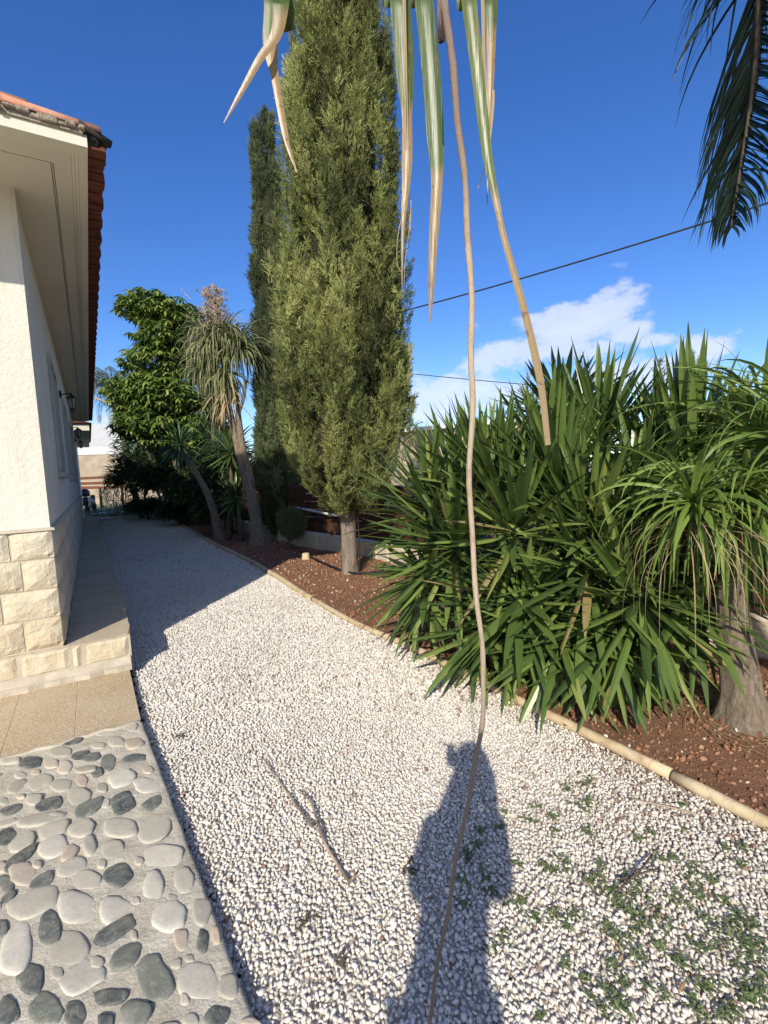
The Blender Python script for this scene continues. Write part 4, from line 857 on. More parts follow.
# ---- feathery grey palm further back
gp=thing('feathery_palm',(at(129,400,21)[0],21,0),'grey green feathery palm partly hidden by the eaves behind the umbrella tree','palm')
def frond(mb, pts, npair, L, W, droop=.8, spread=1.1, tr=(0,1), hang=.3, twist=0.5, nseg=5, jit=.1, lw=None):
    P=smooth_path(pts,10); cl_=cum(P); s=np.linspace(cl_[-1]*.06,cl_[-1]*.995,npair); Q=np.stack([np.interp(s,cl_,P[:,i]) for i in range(3)],-1); T=norm(np.gradient(Q,axis=0))
    up=UZ; S=norm(np.cross(T,up)+1e-6)
    for sg in (-1,1):
        d=norm(S*sg*spread+T*rng.uniform(.5,.9,(npair,1))+A([0,0,-hang])+rng.normal(0,jit,(npair,3))); az=np.arctan2(d[:,1],d[:,0]); el=np.arcsin(np.clip(d[:,2],-1,1))
        env=np.sin(np.linspace(.25,1,npair)*math.pi*.97)**.6 if lw is None else lw(np.linspace(0,1,npair))
        leaves(mb,Q,az,el,L*env*rng.uniform(.85,1.1,npair),W,rng.uniform(.6,1.3,npair)*droop,nseg=nseg,tint=rng.uniform(*tr,npair),side_tw=twist,taper='ribbon')
crn=at(113,385,21); g=MB(); rc=MB()
for i in range(22):
    az=i*2.4; e=random.uniform(.1,1.1); d=A([math.cos(az),math.sin(az),0]); pts=[crn,crn+d*.5+UZ*(.45*math.tan(e)*.6),crn+d*1.2+UZ*(.5*e),crn+d*1.85+UZ*(.1*e-.45),crn+d*2.1+UZ*(-1.35)]
    frond(g,pts,55,.50,.028,droop=1.4,hang=.5); rc.tube(smooth_path(pts,5),np.linspace(.022,.005,21),5)
g.build('fronds',M['greypalm'],gp); rc.tube([(at(129,400,21)[0],21,0),(crn[0],crn[1],crn[2]+.1)],[.14,.10],10,wob=.04); rc.build('trunk',M['bark_palm'],gp,smooth=True)
dl=MB(); P=[at(95,398,14.5),at(105,402,14.5),at(116,411,14.5)]; dl.tube(smooth_path(P,4),[.03]*9,6); tag(dl.build('dead_branch',M['drystalk'],smooth=True),'short bare pale branch under the eaves by the umbrella tree','branch')

# ---- dark yuccas and shrubs in the shade
def edge_x(Y): return float(np.interp(Y,EDGE[:,1],EDGE[:,0]))
for (px,py,Y,n,L,lab,off,e0) in ((158,405,17.0,80,1.05,'spiky yucca head highest in the dark planting beneath the umbrella tree',.5,-25),(190,425,15.5,85,1.0,'broad spiky yucca head in the middle of the dark planting',.6,-50),(184,448,14.8,70,.9,'drooping shaded yucca head low in the dark planting',.4,-75),
   (232,455,10.9,90,.75,'yucca head just left of the twin trunk',.35,-30),(237,500,10.7,90,.62,'low shaded yucca rosette beside the twin trunk',.6,-70),(212,400,13.5,70,.8,'yucca head hanging under the pale drooping crown',.7,-50),(140,435,18.2,70,1.0,'shaded yucca head at the left of the dark planting',.5,-60),(210,440,14.0,70,.9,'shaded yucca head between the bare stem and the twin trunk',.7,-50)):
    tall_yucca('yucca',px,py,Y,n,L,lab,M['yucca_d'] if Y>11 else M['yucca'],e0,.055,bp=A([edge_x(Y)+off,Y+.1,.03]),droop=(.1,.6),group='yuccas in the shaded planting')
b=at(221,536,11.2); b[2]=.03; t=thing('leaning_yucca',b,'leaning yucca with one long bare stem in the shaded bed','yucca')
g=MB(); P=[b,at(214,512,11.2),at(203,485,11.2),at(188,462,11.2),at(180,450,11.2)]; flared_trunk(g,P,[.16,.085,.08,.07,.06],12); g.build('stem',M['bark_palm'],t,smooth=True)
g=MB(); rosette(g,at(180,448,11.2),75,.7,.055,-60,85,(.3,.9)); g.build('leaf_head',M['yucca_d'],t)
def shrub(px,py,Y,rx,rz,n,label,L=.35,W=.04,el=(-.5,1.0),mat='shrub',dr=(.8,2.2)):
    c=at(px,py,Y); t=thing('dark_shrub',(c[0],c[1],.0),label,'shrub','dark shrubs at the end of the bed')
    d=norm(rng.normal(size=(n,3))); d[:,2]=np.abs(d[:,2])*1.0-.35*rng.uniform(size=n); P=c+d*A([rx,rx*.8,rz])*rng.uniform(.35,1.0,(n,1)); P[:,2]=np.maximum(P[:,2],.1)
    az=np.arctan2(d[:,1],d[:,0])+rng.normal(0,.6,n); g=MB(); leaves(g,P,az,rng.uniform(*el,n),L*rng.uniform(.6,1.2,n),W,rng.uniform(*dr,n),nseg=5,taper='ribbon',tint=rng.uniform(0,1,n),side_tw=.8); g.build('foliage',M[mat],t)
    g=MB()
    for k_ in range(4): g.tube([(c[0]+random.uniform(-.1,.1),c[1],0),(c[0]+random.uniform(-.4,.4)*rx,c[1]+random.uniform(-.3,.3),c[2])],[.04,.02],6)
    g.build('stem',M['bark_dark'],t)
shrub(140,480,19.2,1.3,1.35,3600,'dark drooping shrub leftmost of the shaded planting beside the path end')
shrub(168,485,17.3,1.3,1.3,3600,'dark rounded shrub filling the shade behind the leaning stem')
shrub(198,492,15.0,1.0,1.15,3200,'dark shrub behind the bare yucca stems left of the twin trunk')
shrub(160,455,19.5,1.8,1.6,3600,'tall dark shrub beneath the umbrella tree crown',el=(-.3,.9))
shrub(200,455,17.0,1.5,1.7,3600,'tall dark shrub between the umbrella tree and the pale palm crown',el=(-.3,.9))
shrub(226,480,13.0,.9,1.3,3000,'dark shrub in the gap behind the twin trunk')
shrub(216,512,12.3,.55,.45,1200,'low dark shrub behind the foot of the leaning stem')
shrub(181,512,15.6,.75,.5,1500,'low dark shrub spilling towards the edging logs in deep shade')
shrub(148,508,18.6,.9,.5,1500,'low dark shrub at the far corner of the bed')
# ------------------------------------------------------------------ beyond the path end
g=MB(); a=gz(92,518); b=gz(165,515); P=smooth_path([gz(92,519,.05),gz(120,518,.05),gz(150,517,.05)],5); g.tube(P,.06,8)
tag(g.build('low_kerb',M['edging'],smooth=True),'low pale kerb closing the far end of the gravel path','kerb')
for (px,py,w,l,ang,lab) in ((112,513,.75,.5,.3,'flat pale slab lying beyond the end of the path'),(105,519,.35,.28,1.0,'small pale slab at the end of the raised walk'),(98,510,.35,.4,.1,'pale slab against the house at the path end')):
    c=gz(px,py,.06); g=MB(); g.box(c+A([0,0,.01]),A([math.cos(ang)*w,math.sin(ang)*w,0]),A([-math.sin(ang)*l,math.cos(ang)*l,0]),A([0,0,.035]),bev=.01); tag(g.build('stone_slab',M['paleslab']),lab,'slab','pale slabs at the path end')
# rails
rf_=thing('rail_fence',at(98,490,27),'brown horizontal rail fence across the plot beyond the path','fence'); g=MB()
for (y1,y2) in ((479,476),(484,482),(488,487)):
    a=at(68,y1,26.5); b=at(135,y2,28.5); g.box((a+b)/2,(b-a)/2,A([0,.03,0]),UZ*.075)
g.build('rails',M['redwood'],rf_)
for px in (74,100,122): c=at(px,490,27.2); g=MB(); g.box(A([c[0],c[1],.6]),A([.05,0,0]),A([0,.05,0]),UZ*.68); g.build('post',M['brownwood'],rf_)
# retaining wall and white building
def quadbox(mb,a,b,z0,z1,th): 
    a,b=A([a[0],a[1],0]),A([b[0],b[1],0]); d=norm(b-a); nn=A([-d[1],d[0],0]); mb.box((a+b)/2+nn*th/2+UZ*(z0+z1)/2,(b-a)/2,nn*th/2,UZ*(z1-z0)/2)
g=MB(); a=at(40,455,36); b=at(190,452,40); quadbox(g,a,b,-.05,at(100,455,38)[2],.4); rw=g.build('retaining_wall',M['tanwall']); tag(rw,'tan retaining wall beyond the rail fence','wall')
g=MB(); quadbox(g,a-A([0,.05,0]),b-A([0,.05,0]),at(100,455,38)[2]+.005,at(100,449,38)[2]+.1,.6); g.build('coping',M['whitewall'],rw)
wb=thing('white_building',at(110,440,48),'white flat roofed building above the tan retaining wall','building'); g=MB(); a=at(60,440,46); b=at(128,440,50); quadbox(g,a,b,0,at(100,424,48)[2],8); g.build('wall',M['whitewall'],wb)
# scooter parked by the far end of the house
sc=thing('parked_scooter',at(90,505,25),'dark scooter with pale panel parked past the far corner of the house','scooter')
c=at(86,505,25); c[2]=0; g=MB()
def tyre(mb,c,r,w): 
    P=[(r-w,-w),(r,-w*.6),(r,w*.6),(r-w,w),(r-w*2.2,w*.5),(r-w*2.2,-w*.5),(r-w,-w)]; mb.lathe(c,P,20,axis=A([.95,.3,0]))
w1=MB(); tyre(w1,c+A([.25,-.3,.28]),.28,.07); w1.build('wheel',M['tyre'],sc,smooth=True); w2=MB(); tyre(w2,c+A([-.15,.95,.28]),.28,.07); w2.build('wheel',M['tyre'],sc,smooth=True)
g.tube(smooth_path([c+A([.28,-.45,.62]),c+A([.15,.1,.60]),c+A([.0,.5,.42]),c+A([-.12,.85,.85])],5),np.linspace(.24,.12,16),12); g.build('body',M['black_metal'],sc,smooth=True)
g=MB(); g.tube(smooth_path([c+A([.50,-.50,.82]),c+A([.56,-.54,.60]),c+A([.50,-.50,.36])],5),.06,8,squash=1.4); g.build('rear_panel',M['pinkpaint'],sc,smooth=True)
g=MB(); g.lathe(c+A([.2,-.35,.86]),[(.001,0),(.20,.0),(.24,.08),(.24,.24),(.18,.36),(.001,.42)],16); g.build('top_case',M['black_metal'],sc,smooth=True)
g=MB(); n=2600; X=rng.uniform(-19,-10,n); Y=rng.uniform(21.5,31,n); leaves(g,np.stack([X,Y,0*X-.05],-1),rng.uniform(0,6.28,n),rng.uniform(.6,1.5,n),rng.uniform(.15,.45,n),.05,.8,nseg=3,tint=rng.uniform(0,1,n)); tag(g.build('weeds',M['weed']),'green weeds growing on the plot beyond the path','weeds',kind='stuff')
for (px,py,Y,h,lab) in ((115,488,22.5,1.25,'wispy grey green bush in front of the rail fence'),(103,470,35,1.0,'yellow green bush at the foot of the tan retaining wall')):
    c=at(px,py,Y); n=420; t=thing('small_bush',(c[0],c[1],-.05),lab,'bush'); P=np.stack([c[0]+rng.normal(0,.22*h,n),c[1]+rng.normal(0,.2,n),rng.uniform(0,h,n)],-1); g=MB(); leaves(g,P,rng.uniform(0,6.28,n),rng.uniform(.2,1.4,n),.22,.03,.5,nseg=3,tint=rng.uniform(.2,1,n)); g.build('foliage',M['greypalm'],t); g=MB(); g.tube([(c[0],c[1],-.06),(c[0],c[1],h*.8)],[.03,.01],6); g.build('stem',M['bark_dark'],t)
p=at(125,495,20.3); g=MB(); g.tube([(p[0],p[1],-.05),(p[0]+.02,p[1],1.15)],.022,8); tag(g.build('fence_post',M['black_metal']),'thin dark post standing at the far corner of the bed','post')

# neighbours behind the fence at right
nb=thing('neighbour_house',at(430,450,17),'tan rendered neighbouring house glimpsed right of the broad cypress','house'); g=MB(); a=at(372,450,19); b=at(560,450,15.5); quadbox(g,a,b,-.05,at(440,428,17)[2],5); g.build('wall',M['tanwall'],nb)
g=MB(); quadbox(g,a+A([-.1,-.25,0]),b+A([.1,-.25,0]),at(440,428,17)[2]+.003,at(440,425,17)[2]+.03,5.5); g.build('roof',M['whitewall'],nb)
nb=thing('low_roofed_house',at(720,450,14),'low tan house with pale flat roof behind the yuccas at right','house'); g=MB(); a=at(640,450,15.5); b=at(830,440,12.5); quadbox(g,a,b,-.05,at(720,427,14)[2],6); g.build('wall',M['tanwall'],nb)
g=MB(); quadbox(g,a+A([-.3,-.6,0]),b+A([.3,-.6,0]),at(720,427,14)[2]+.003,at(720,421,14)[2]+.02,7); g.build('roof',M['whitewall'],nb)
g=MB(); a2=a+(b-a)*.35; 
for f in (.3,.62): c=a+(b-a)*f; d=norm(A([b[0]-a[0],b[1]-a[1],0])); nn=A([d[1],-d[0],0]); g.box(A([c[0],c[1],1.4])+nn*.03,d*.5,nn*.04,UZ*.45)
g.build('window',M['winglass'],nb)

# ------------------------------------------------------------------ poles and cables
pl=thing('utility_pole',(at(372,480,17)[0],17,0),'wooden utility pole hidden behind the broad cypress carrying the cables','pole'); c=at(372,480,17)
ptop=at(372,300,17)[2]; g=MB(); g.tube([(c[0],17,-.05),(c[0],17,ptop+.4)],[.13,.09],12); g.build('post',M['pole'],pl,smooth=True); g=MB(); g.box(A([c[0],17,ptop+.1]),A([.5,.1,0]),A([-.01,.04,0]),UZ*.04,bev=.005); g.build('crossarm',M['pole'],pl)
def cable(p0,p1,sag,r,lab):
    p0,p1=A(p0),A(p1); t=np.linspace(0,1,40)[:,None]; P=p0+(p1-p0)*t; P[:,2]-=sag*4*(t*(1-t))[:,0]; g=MB(); g.tube(P,r,6); tag(g.build('power_cable',M['cable'],smooth=True),lab,'cable','overhead cables')
A0=at(376,318,17); A1=at(900,160,9.5); cable(A0,A1,.12,.021,'thick black overhead cable rising to the upper right across the sky')
B0=at(376,370,17); B1=at(703,398,13.0); cable(B0,B1,.05,.013,'thin lower cable disappearing behind the tall yucca')
c=B1; g=MB(); g.tube([(c[0],c[1],-.05),(c[0],c[1],c[2]+.12)],[.03,.022],8); tag(g.build('thin_pole',M['pole'],smooth=True),'thin pole standing behind the yuccas and the pale roof','pole')
c=A1; pp2=thing('utility_pole',(c[0],c[1],0),'wooden utility pole beyond the right edge holding the thick cable','pole'); g=MB(); g.tube([(c[0],c[1],-.05),(c[0],c[1],c[2]+.4)],[.13,.09],12); g.build('post',M['pole'],pp2,smooth=True)

# ------------------------------------------------------------------ palm whose frond hangs into the top right corner
qp=thing('queen_palm',(2.75,.55,0),'dark feather palm whose long frond hangs into the upper right corner','palm')
g=MB(); crown=A([2.55,1.05,4.75]); flared_trunk(g,[(2.75,.55,-.05),(2.74,.57,.3),(2.68,.75,2.2),(2.60,.95,3.7),crown],[.20,.14,.11,.10,.09],16); g.build('trunk',M['bark_palm'],qp,smooth=True)
hang=[crown,A([2.35,1.75,5.05]),at(770,-150,2.5),at(762,-40,2.5),at(757,60,2.5),at(749,120,2.5),at(740,175,2.5),at(731,228,2.5)]
g=MB(); frond(g,hang[1:],200,.72,.016,droop=.75,spread=1.5,hang=.55,tr=(0,1),twist=1.2,nseg=7,jit=.16,lw=lambda t: np.interp(t,[0,.5,.78,.93,1],[1.1,1,.88,.40,.14])); rcm=MB(); rcm.tube(smooth_path(hang,6),np.linspace(.03,.005,43),8); g.build('hanging_frond',M['frond'],qp)
g=MB(); 
for i in range(26):
    az=math.radians(-180+i*360/26+random.uniform(-6,6)); d=A([math.cos(az),math.sin(az),0]); e=random.uniform(.2,1.2); Ls=1.9 if d[1]<.35 else 1.0
    if .2<math.degrees(az)<170 and e<.7: e=.9
    pts=[crown,crown+d*.5*Ls/1.9+UZ*.5*e,crown+d*1.0*Ls/1.9+UZ*.75*e,crown+d*1.5*Ls/1.9+UZ*.6*e,crown+d*Ls+UZ*(.2*e)]
    frond(g,pts,46,.42,.034,droop=1.0,hang=.35); rcm.tube(smooth_path(pts,4),np.linspace(.02,.005,17),5)
g.build('fronds',M['frond'],qp); rcm.build('rachis',M['bark_dark'],qp,smooth=True)

# ------------------------------------------------------------------ plant overhead whose leaves hang before the lens
op=thing('overhanging_palm',(1.98,-.62,0),'tall ribbon leaved palm whose drying leaves hang down from above','palm')
hd=A([.10,.15,3.15]); g=MB(); flared_trunk(g,[(1.98,-.62,-.05),(1.98,-.62,.3),(1.96,-.60,2.2),(1.5,-.45,3.2),(.7,-.1,3.3),hd],[.22,.12,.08,.06,.045,.04],16); g.build('trunk',M['bark_palm'],op,smooth=True)
def strap(pix, Y, width, mat, name='hanging_leaf', Ys=None, twist=0.0, fold=.22, wprof=None, dry=None):
    """one long leaf given by where it hangs"""
    n=len(pix); Ysq=Ys if Ys is not None else [Y]*n
    P=[hd, hd+A([(at(*pix[0],Ysq[0])[0]-hd[0])*.5,(Ysq[0]-hd[1])*.6,.10])]+[at(px,py,yy) for (px,py),yy in zip(pix,Ysq)]
    P=smooth_path(P,8); s=cum(P); s/=s[-1]; al=s.copy()
    if dry is not None: sk=s[int((dry+2)*8)]; al=np.interp(s,[0,sk-.04,sk,1],[0,.40,.6,1.0])
    T=norm(np.gradient(P,axis=0)); m=len(P); V=[]
    w=np.interp(al,wprof[0],wprof[1])*width if wprof else np.interp(s,[0,.3,.55,.8,1],[1,1,.85,.45,.05])*width
    for i in range(m):
        fa=A([math.cos(twist*s[i]),-.35*math.sin(twist*s[i])-.15,0]); S=norm(fa-T[i]*(fa@T[i])); N=np.cross(T[i],S)
        for q in (-1,-.5,0,.5,1): V.append(P[i]+S*q*w[i]/2+N*(abs(q)*fold*w[i]*.5))
    g=MB(); g.add(V,[[i*5+j,(i+1)*5+j,(i+1)*5+j+1,i*5+j+1] for i in range(m-1) for j in range(4)],along=np.repeat(al,5)); return g.build(name,mat,op,smooth=True)
strap([(272,-60),(273,0),(271,40),(273,62),(281,110),(288,145),(297,172)],.80,.026,M['hang_b'],twist=.3,dry=3,wprof=([0,.5,.58,.64,.85,1],[1,1,.8,.5,.4,.06]))
strap([(286,-50),(282,0),(277,35),(260,60),(242,92),(224,123)],.78,.030,M['hang_a'],twist=0,dry=1.6,wprof=([0,.5,.62,.76,.9,1],[1,1,.7,.45,.3,.06]))
strap([(394,-80),(400,0),(404,50),(407,110),(407,170),(403,230),(402,290)],.82,.031,M['hang_a'],twist=.15,dry=3.2,wprof=([0,.25,.4,.5,.6,.7,.85,1],[1,1,1,.80,.50,.56,.2,.03]))
strap([(406,150),(405,200),(398,235),(397,262),(401,272)],.82,.008,M['pony_dry'],name='dry_shred',wprof=([0,.5,.8,1],[.1,.3,.35,.1]))
strap([(408,150),(411,200),(408,240),(405,262),(404,285)],.82,.006,M['pony_dry'],name='dry_shred',wprof=([0,.5,.8,1],[.1,.3,.35,.1]))
strap([(416,-80),(424,0),(431,70),(435,130),(437,180),(433,250),(430,322)],.80,.029,M['hang_a'],twist=.1,dry=4,wprof=([0,.25,.4,.5,.6,.75,.9,1],[1,1,.95,.85,.62,.52,.36,.10]))
strap([(462,-80),(469,0),(476,60),(483,120),(488,160),(497,205),(504,238),(524,310),(540,380),(548,445)],.78,.030,M['hang_b'],twist=.15,dry=5.4,wprof=([0,.25,.33,.40,.60,.85,1],[1,1,.85,.50,.30,.40,.28]))
strap([(489,-80),(491,0),(491,50),(490,100),(489,150),(487,205)],.86,.024,M['hang_a'],twist=.4,dry=1.8,wprof=([0,.5,.62,.85,1],[1,.85,.62,.3,.05]))
strap([(484,60),(493,90),(491,130),(487,160),(478,188)],.84,.010,M['pony_dry'],name='dry_shred',wprof=([0,.5,.9,1],[.2,.7,.5,.1]))
g=MB(); rosette(g,hd+A([0,-.05,.05]),16,.6,.03,20,85,(1.2,2.2),tintr=(0,1),stemr=.03,taper='ribbon',nseg=9,azr=(math.pi*1.0,math.pi*2.0)); g.build('leaf_crown',M['pony'],op)
# the dead stalk, top to bottom of the view
st_p=[hd+A([.0,.1,-.02]),at(440,-60,.66),at(445,0,.66),at(456,100,.66),at(466,200,.67),at(471,300,.67),at(472,400,.67),at(470,500,.67),at(477,600,.66),at(484,680,.66),at(478,750,.65),at(462,830,.64),at(446,920,.62),at(432,1000,.60),at(426,1060,.58)]
g=MB(); P=smooth_path(st_p,6); P=P+np.stack([.0012*np.sin(np.arange(len(P))*.9),0*P[:,0],0*P[:,0]],-1); g.tube(P,(1+.12*np.random.default_rng(4).uniform(-1,1,len(P))**3)*np.interp(np.linspace(0,1,len(P)),[0,.12,.4,.6,.85,1],[.0052,.0044,.0040,.0035,.0029,.0022]),10,wob=.05); tag(g.build('dead_stalk',M['stalk'],smooth=True),'long thin dead stalk hanging from above down in front of the gravel','dry stalk')

# ------------------------------------------------------------------ twig, leaves and weeds on the gravel
g=MB(); P=[gz(262,757,.03),gz(285,790,.03),gz(312,826,.035),gz(318,822,.04),gz(326,845,.035),gz(340,868,.03),gz(350,882,.03),gz(357,872,.035)]; g.tube(smooth_path([P[0],P[1],P[2]],5),np.linspace(.002,.006,11),6); g.tube(smooth_path(P[3:7],5),np.linspace(.0065,.006,16),6,wob=.1); g.tube([P[6],P[7]],[.006,.003],6); g.tube(smooth_path([gz(300,790,.03),gz(312,805,.04),P[3]],4),np.linspace(.003,.006,9),6)
tag(g.build('dry_twig',M['stalk'],smooth=True),'forked dry twig lying on the open white gravel','twig')
g=MB(); P=smooth_path([gz(632,799,.03),gz(665,806,.035),gz(700,815,.03)],4); g.tube(P,.0035,6); tag(g.build('dry_straw',M['drystalk'],smooth=True),'thin pale straw on the gravel near the log joint','straw')
g=MB(); P=smooth_path([gz(618,890,.03),gz(640,870,.04),gz(652,855,.03)],4); g.tube(P,.004,6); g.tube(smooth_path([gz(618,880,.03),gz(660,868,.035)],4),.003,6); tag(g.build('dry_twig',M['bark_dark'],smooth=True),'short dark twig among the weeds at the lower right','twig')
for (px,py,s_,lab) in ((308,918,.05,'curled brown leaf lying on the gravel below the forked twig'),(338,958,.03,'small red brown leaf on the gravel left of the shadow'),(405,868,.05,'shredded brown leaf on the gravel at the shadow edge'),(180,735,.05,'brown leaf on the gravel beside the terrace corner')):
    c=gz(px,py,.035); g=MB(); n=5; az=rng.uniform(0,6.28,n); leaves(g,c+rng.normal(0,.008,(n,3))*A([1,1,0]),az,rng.uniform(-.1,.5,n),s_,.012,rng.uniform(.3,1.2,n),nseg=4,taper='oval'); tag(g.build('fallen_leaf',M['bark_dark']),lab,'fallen leaf','brown leaves on the gravel')
g=MB(); n=230; X=rng.uniform(-1.6,1.9,n); Y=rng.uniform(1.15,6.0,n); kq=inpoly(X,Y,gin)&((X>.3)|(rng.uniform(size=n)<.5)); X,Y=X[kq],Y[kq]; n=len(X)
leaves(g,np.stack([X,Y,0*X+.026],-1),rng.uniform(0,6.28,n),rng.uniform(-.1,.4,n),rng.uniform(.012,.05,n),rng.uniform(.003,.012,n),rng.uniform(.2,1.2,n),nseg=3,taper='oval',tint=rng.uniform(0,1,n))
tag(g.build('leaf_litter',M['litter']),'small dry leaf scraps scattered over the white gravel','leaf litter',kind='stuff')
import random as _r
_q=_r.Random(5)
wd=';'.join('%d %d %.1f'%(_q.triangular(480,768,720),_q.uniform(800,1020),_q.uniform(.3,.9)) for _ in range(26))+';'+'''585 783 1.3;570 787 .8;592 800 .8;578 805 1.2;555 812 .9;536 805 .6;528 818 .7;556 830 .8;588 832 .7;480 830 .7;470 850 1.2;478 845 .9;500 823 .5;465 882 .8;485 870 .7;490 888 .8;462 900 .6;566 860 1.1;555 870 .7;518 862 .4;600 862 .4;611 892 1.2;605 880 .8;637 880 1.2;645 900 1.2;660 915 1.4;640 925 1.2;676 895 1.3;690 865 1.2;675 855 .8;620 905 1;590 880 .8;575 915 .9;551 915 .9;537 918 .7;510 905 .8;505 935 .7;568 925 .6;612 930 1;625 940 .9;640 960 .8;611 965 .6;690 880 1;700 895 .8;716 935 1.3;730 930 1.3;745 940 1.3;738 920 1.1;755 945 1.1;760 930 1.2;700 945 1;757 975 1.3;745 985 1.1;765 990 1.2;710 990 1.1;720 1005 .8;660 990 .7;620 1000 .7;605 985 .5;680 960 .6;725 900 .5;740 860 .5;650 830 .4;565 960 .5;700 1010 .7;660 945 .8'''
g=MB()
for row in wd.split(';'):
    px,py,s_=map(float,row.split()); c=gz(px,py,.022)
    for r_ in range(3):
        c2=c+A([random.gauss(0,.015*s_),random.gauss(0,.015*s_),0]); n=int(6+3*s_); az=rng.uniform(0,6.28,n)
        leaves(g,c2+rng.normal(0,.012*s_,(n,3))*A([1,1,.2])-A([0,0,.004]),az,rng.uniform(.0,1.0,n),rng.uniform(.010,.026,n)*(.6+.4*s_),rng.uniform(.006,.010,n),rng.uniform(.4,1.3,n),nseg=3,taper='oval',tint=np.clip(rng.normal(.5,.25,n),0,1))
tag(g.build('gravel_weeds',M['weed']),'small green weeds sprouting through the gravel at the lower right','weeds',kind='stuff')

# ------------------------------------------------------------------ photographer, behind the lens, whose shadow falls on the gravel
pr=thing('person',(.0,-.42,0),'person standing on the gravel in shirt and jeans holding up a phone','person')
def skin(name,verts,edges,radii,mat,parent,root=0,sub=2):
    me=bpy.data.meshes.new(name); me.from_pydata([tuple(v) for v in verts],edges,[]); o=bpy.data.objects.new(name,me); C.objects.link(o); me.materials.append(mat)
    o.modifiers.new('skin','SKIN'); me.skin_vertices.new(name='') if not me.skin_vertices else None
    for i,r in enumerate(radii): me.skin_vertices[0].data[i].radius=(r,r) if not isinstance(r,tuple) else r; me.skin_vertices[0].data[i].use_root=(i==root)
    s=o.modifiers.new('sub','SUBSURF'); s.levels=sub; s.render_levels=sub; o.modifiers['skin'].use_smooth_shade=True
    if parent is not None: o.parent=parent; o.matrix_parent_inverse=parent_inv(parent)
    return o
px0=-.06; py0=-.42
BV=[(-.155,py0,.92),(-.145,py0,1.08),(-.13,py0-.01,1.25),(-.12,py0-.01,1.36),(-.09,py0,1.43),(px0,py0+.03,1.52),(px0+.01,py0+.04,1.60),
    (-.222,py0,1.34),(-.238,py0+.04,1.16),(-.14,py0+.25,1.27),(-.045,py0+.385,1.37),
    (-.018,py0,1.35),(.010,py0+.04,1.16),(.050,py0+.25,1.27),(.075,py0+.385,1.36),
    (-.235,py0,.86),(-.25,py0+.01,.48),(-.26,py0-.02,.09),(-.27,py0+.10,.03),
    (-.085,py0,.86),(-.07,py0+.01,.48),(-.06,py0-.02,.09),(-.05,py0+.10,.03)]
BE=[(0,1),(1,2),(2,3),(3,4),(4,5),(5,6),(3,7),(7,8),(8,9),(9,10),(3,11),(11,12),(12,13),(13,14),(0,15),(15,16),(16,17),(17,18),(0,19),(19,20),(20,21),(21,22)]
BR=[(.115,.11),(.115,.10),(.125,.11),(.115,.09),(.062,.062),(.072,.088),(.070,.085),.062,.046,.036,.034,.062,.046,.036,.034,(.088,.088),.058,.042,.038,(.088,.088),.058,.042,.038]
skin('body',BV,BE,BR,M['skin'],pr)
# clothes, hair, phone, fingers
SV=[BV[i] for i in (0,1,2,3,7,8,9,11,12,13)]; skin('shirt',SV,[(0,1),(1,2),(2,3),(3,4),(4,5),(5,6),(3,7),(7,8),(8,9)],[(.128,.12),(.128,.115),(.132,.12),(.118,.10),.072,.070,.066,.072,.070,.066],M['shirt'],pr)
JV=[BV[i] for i in (0,15,16,17,19,20,21)]; skin('jeans',JV,[(0,1),(1,2),(2,3),(0,4),(4,5),(5,6)],[(.112,.11),.082,.072,.062,.092,.072,.062],M['jeans'],pr)
g=MB()
import bmesh
def blob(mb,c,r,sub=3,cut=None,ns=.1,tint=.5):
    V,T=ico(sub); V=V.copy(); e=1+ns*vnoise(V,2.5,c[0]); W=V*A(r)*e[:,None]+A(c)
    if cut is not None: T=T[[cut(W[t].mean(0)) for t in T]]
    mb.add(W,None,T,tint=tint)
blob(g,(px0,py0+.015,1.585),(.088,.105,.115),3,lambda p: not (p[1]>py0+.06 and p[2]<1.64)); g.build('hair',M['hair'],pr,smooth=True)
for nm,cc_0,rr_0,mt_ in (('nose',(px0,py0+.125,1.555),(.011,.018,.017),'skin'),('ear',(px0-.078,py0+.03,1.555),(.010,.018,.028),'skin'),('ear',(px0+.078,py0+.03,1.555),(.010,.018,.028),'skin'),('eye',(px0-.030,py0+.108,1.578),(.012,.008,.007),'shoe'),('eye',(px0+.030,py0+.108,1.578),(.012,.008,.007),'shoe'),('mouth',(px0,py0+.113,1.520),(.024,.008,.006),'redwood')):
    g=MB(); blob(g,cc_0,rr_0,2); g.build(nm,M[mt_],pr,smooth=True)
for sg in (-1,1):
    g=MB(); x=-.155+sg*.105; P=[(x,py0-.05,.045),(x,py0+.05,.05),(x+sg*.01,py0+.15,.04)]; g.tube(smooth_path(P,4),[.040,.048,.050,.050,.050,.048,.044,.040,.028],12,squash=.8); g.build('shoe',M['shoe'],pr,smooth=True)
    hb=A([px0+.02+sg*.065,py0+.385,1.375]); g=MB(); blob(g,hb+A([0,.0,.03]),(.020,.030,.042),2)
    for k_ in range(4):
        a=hb+A([0,.012,.012+k_*.019]); g.tube(smooth_path([a,a+A([sg*.012,.026,.004]),a+A([-sg*.012,.034,.006]),a+A([-sg*.026,.024,.006])],3),np.linspace(.0088,.0070,10),8)
    a=hb+A([-sg*.008,-.02,.045]); g.tube(smooth_path([a,a+A([-sg*.010,-.006,.022]),a+A([-sg*.026,-.002,.036])],3),np.linspace(.010,.008,7),8); g.build('hand',M['skin'],pr,smooth=True)
ph=thing('smartphone',(.0,-.02,1.41),'black smartphone held upright in both hands','phone'); g=MB(); g.box((-.008,-.018,1.405),(.036,0,0),(0,.0045,0),(0,0,.073),bev=.004); g.build('phone_case',M['phone'],ph)

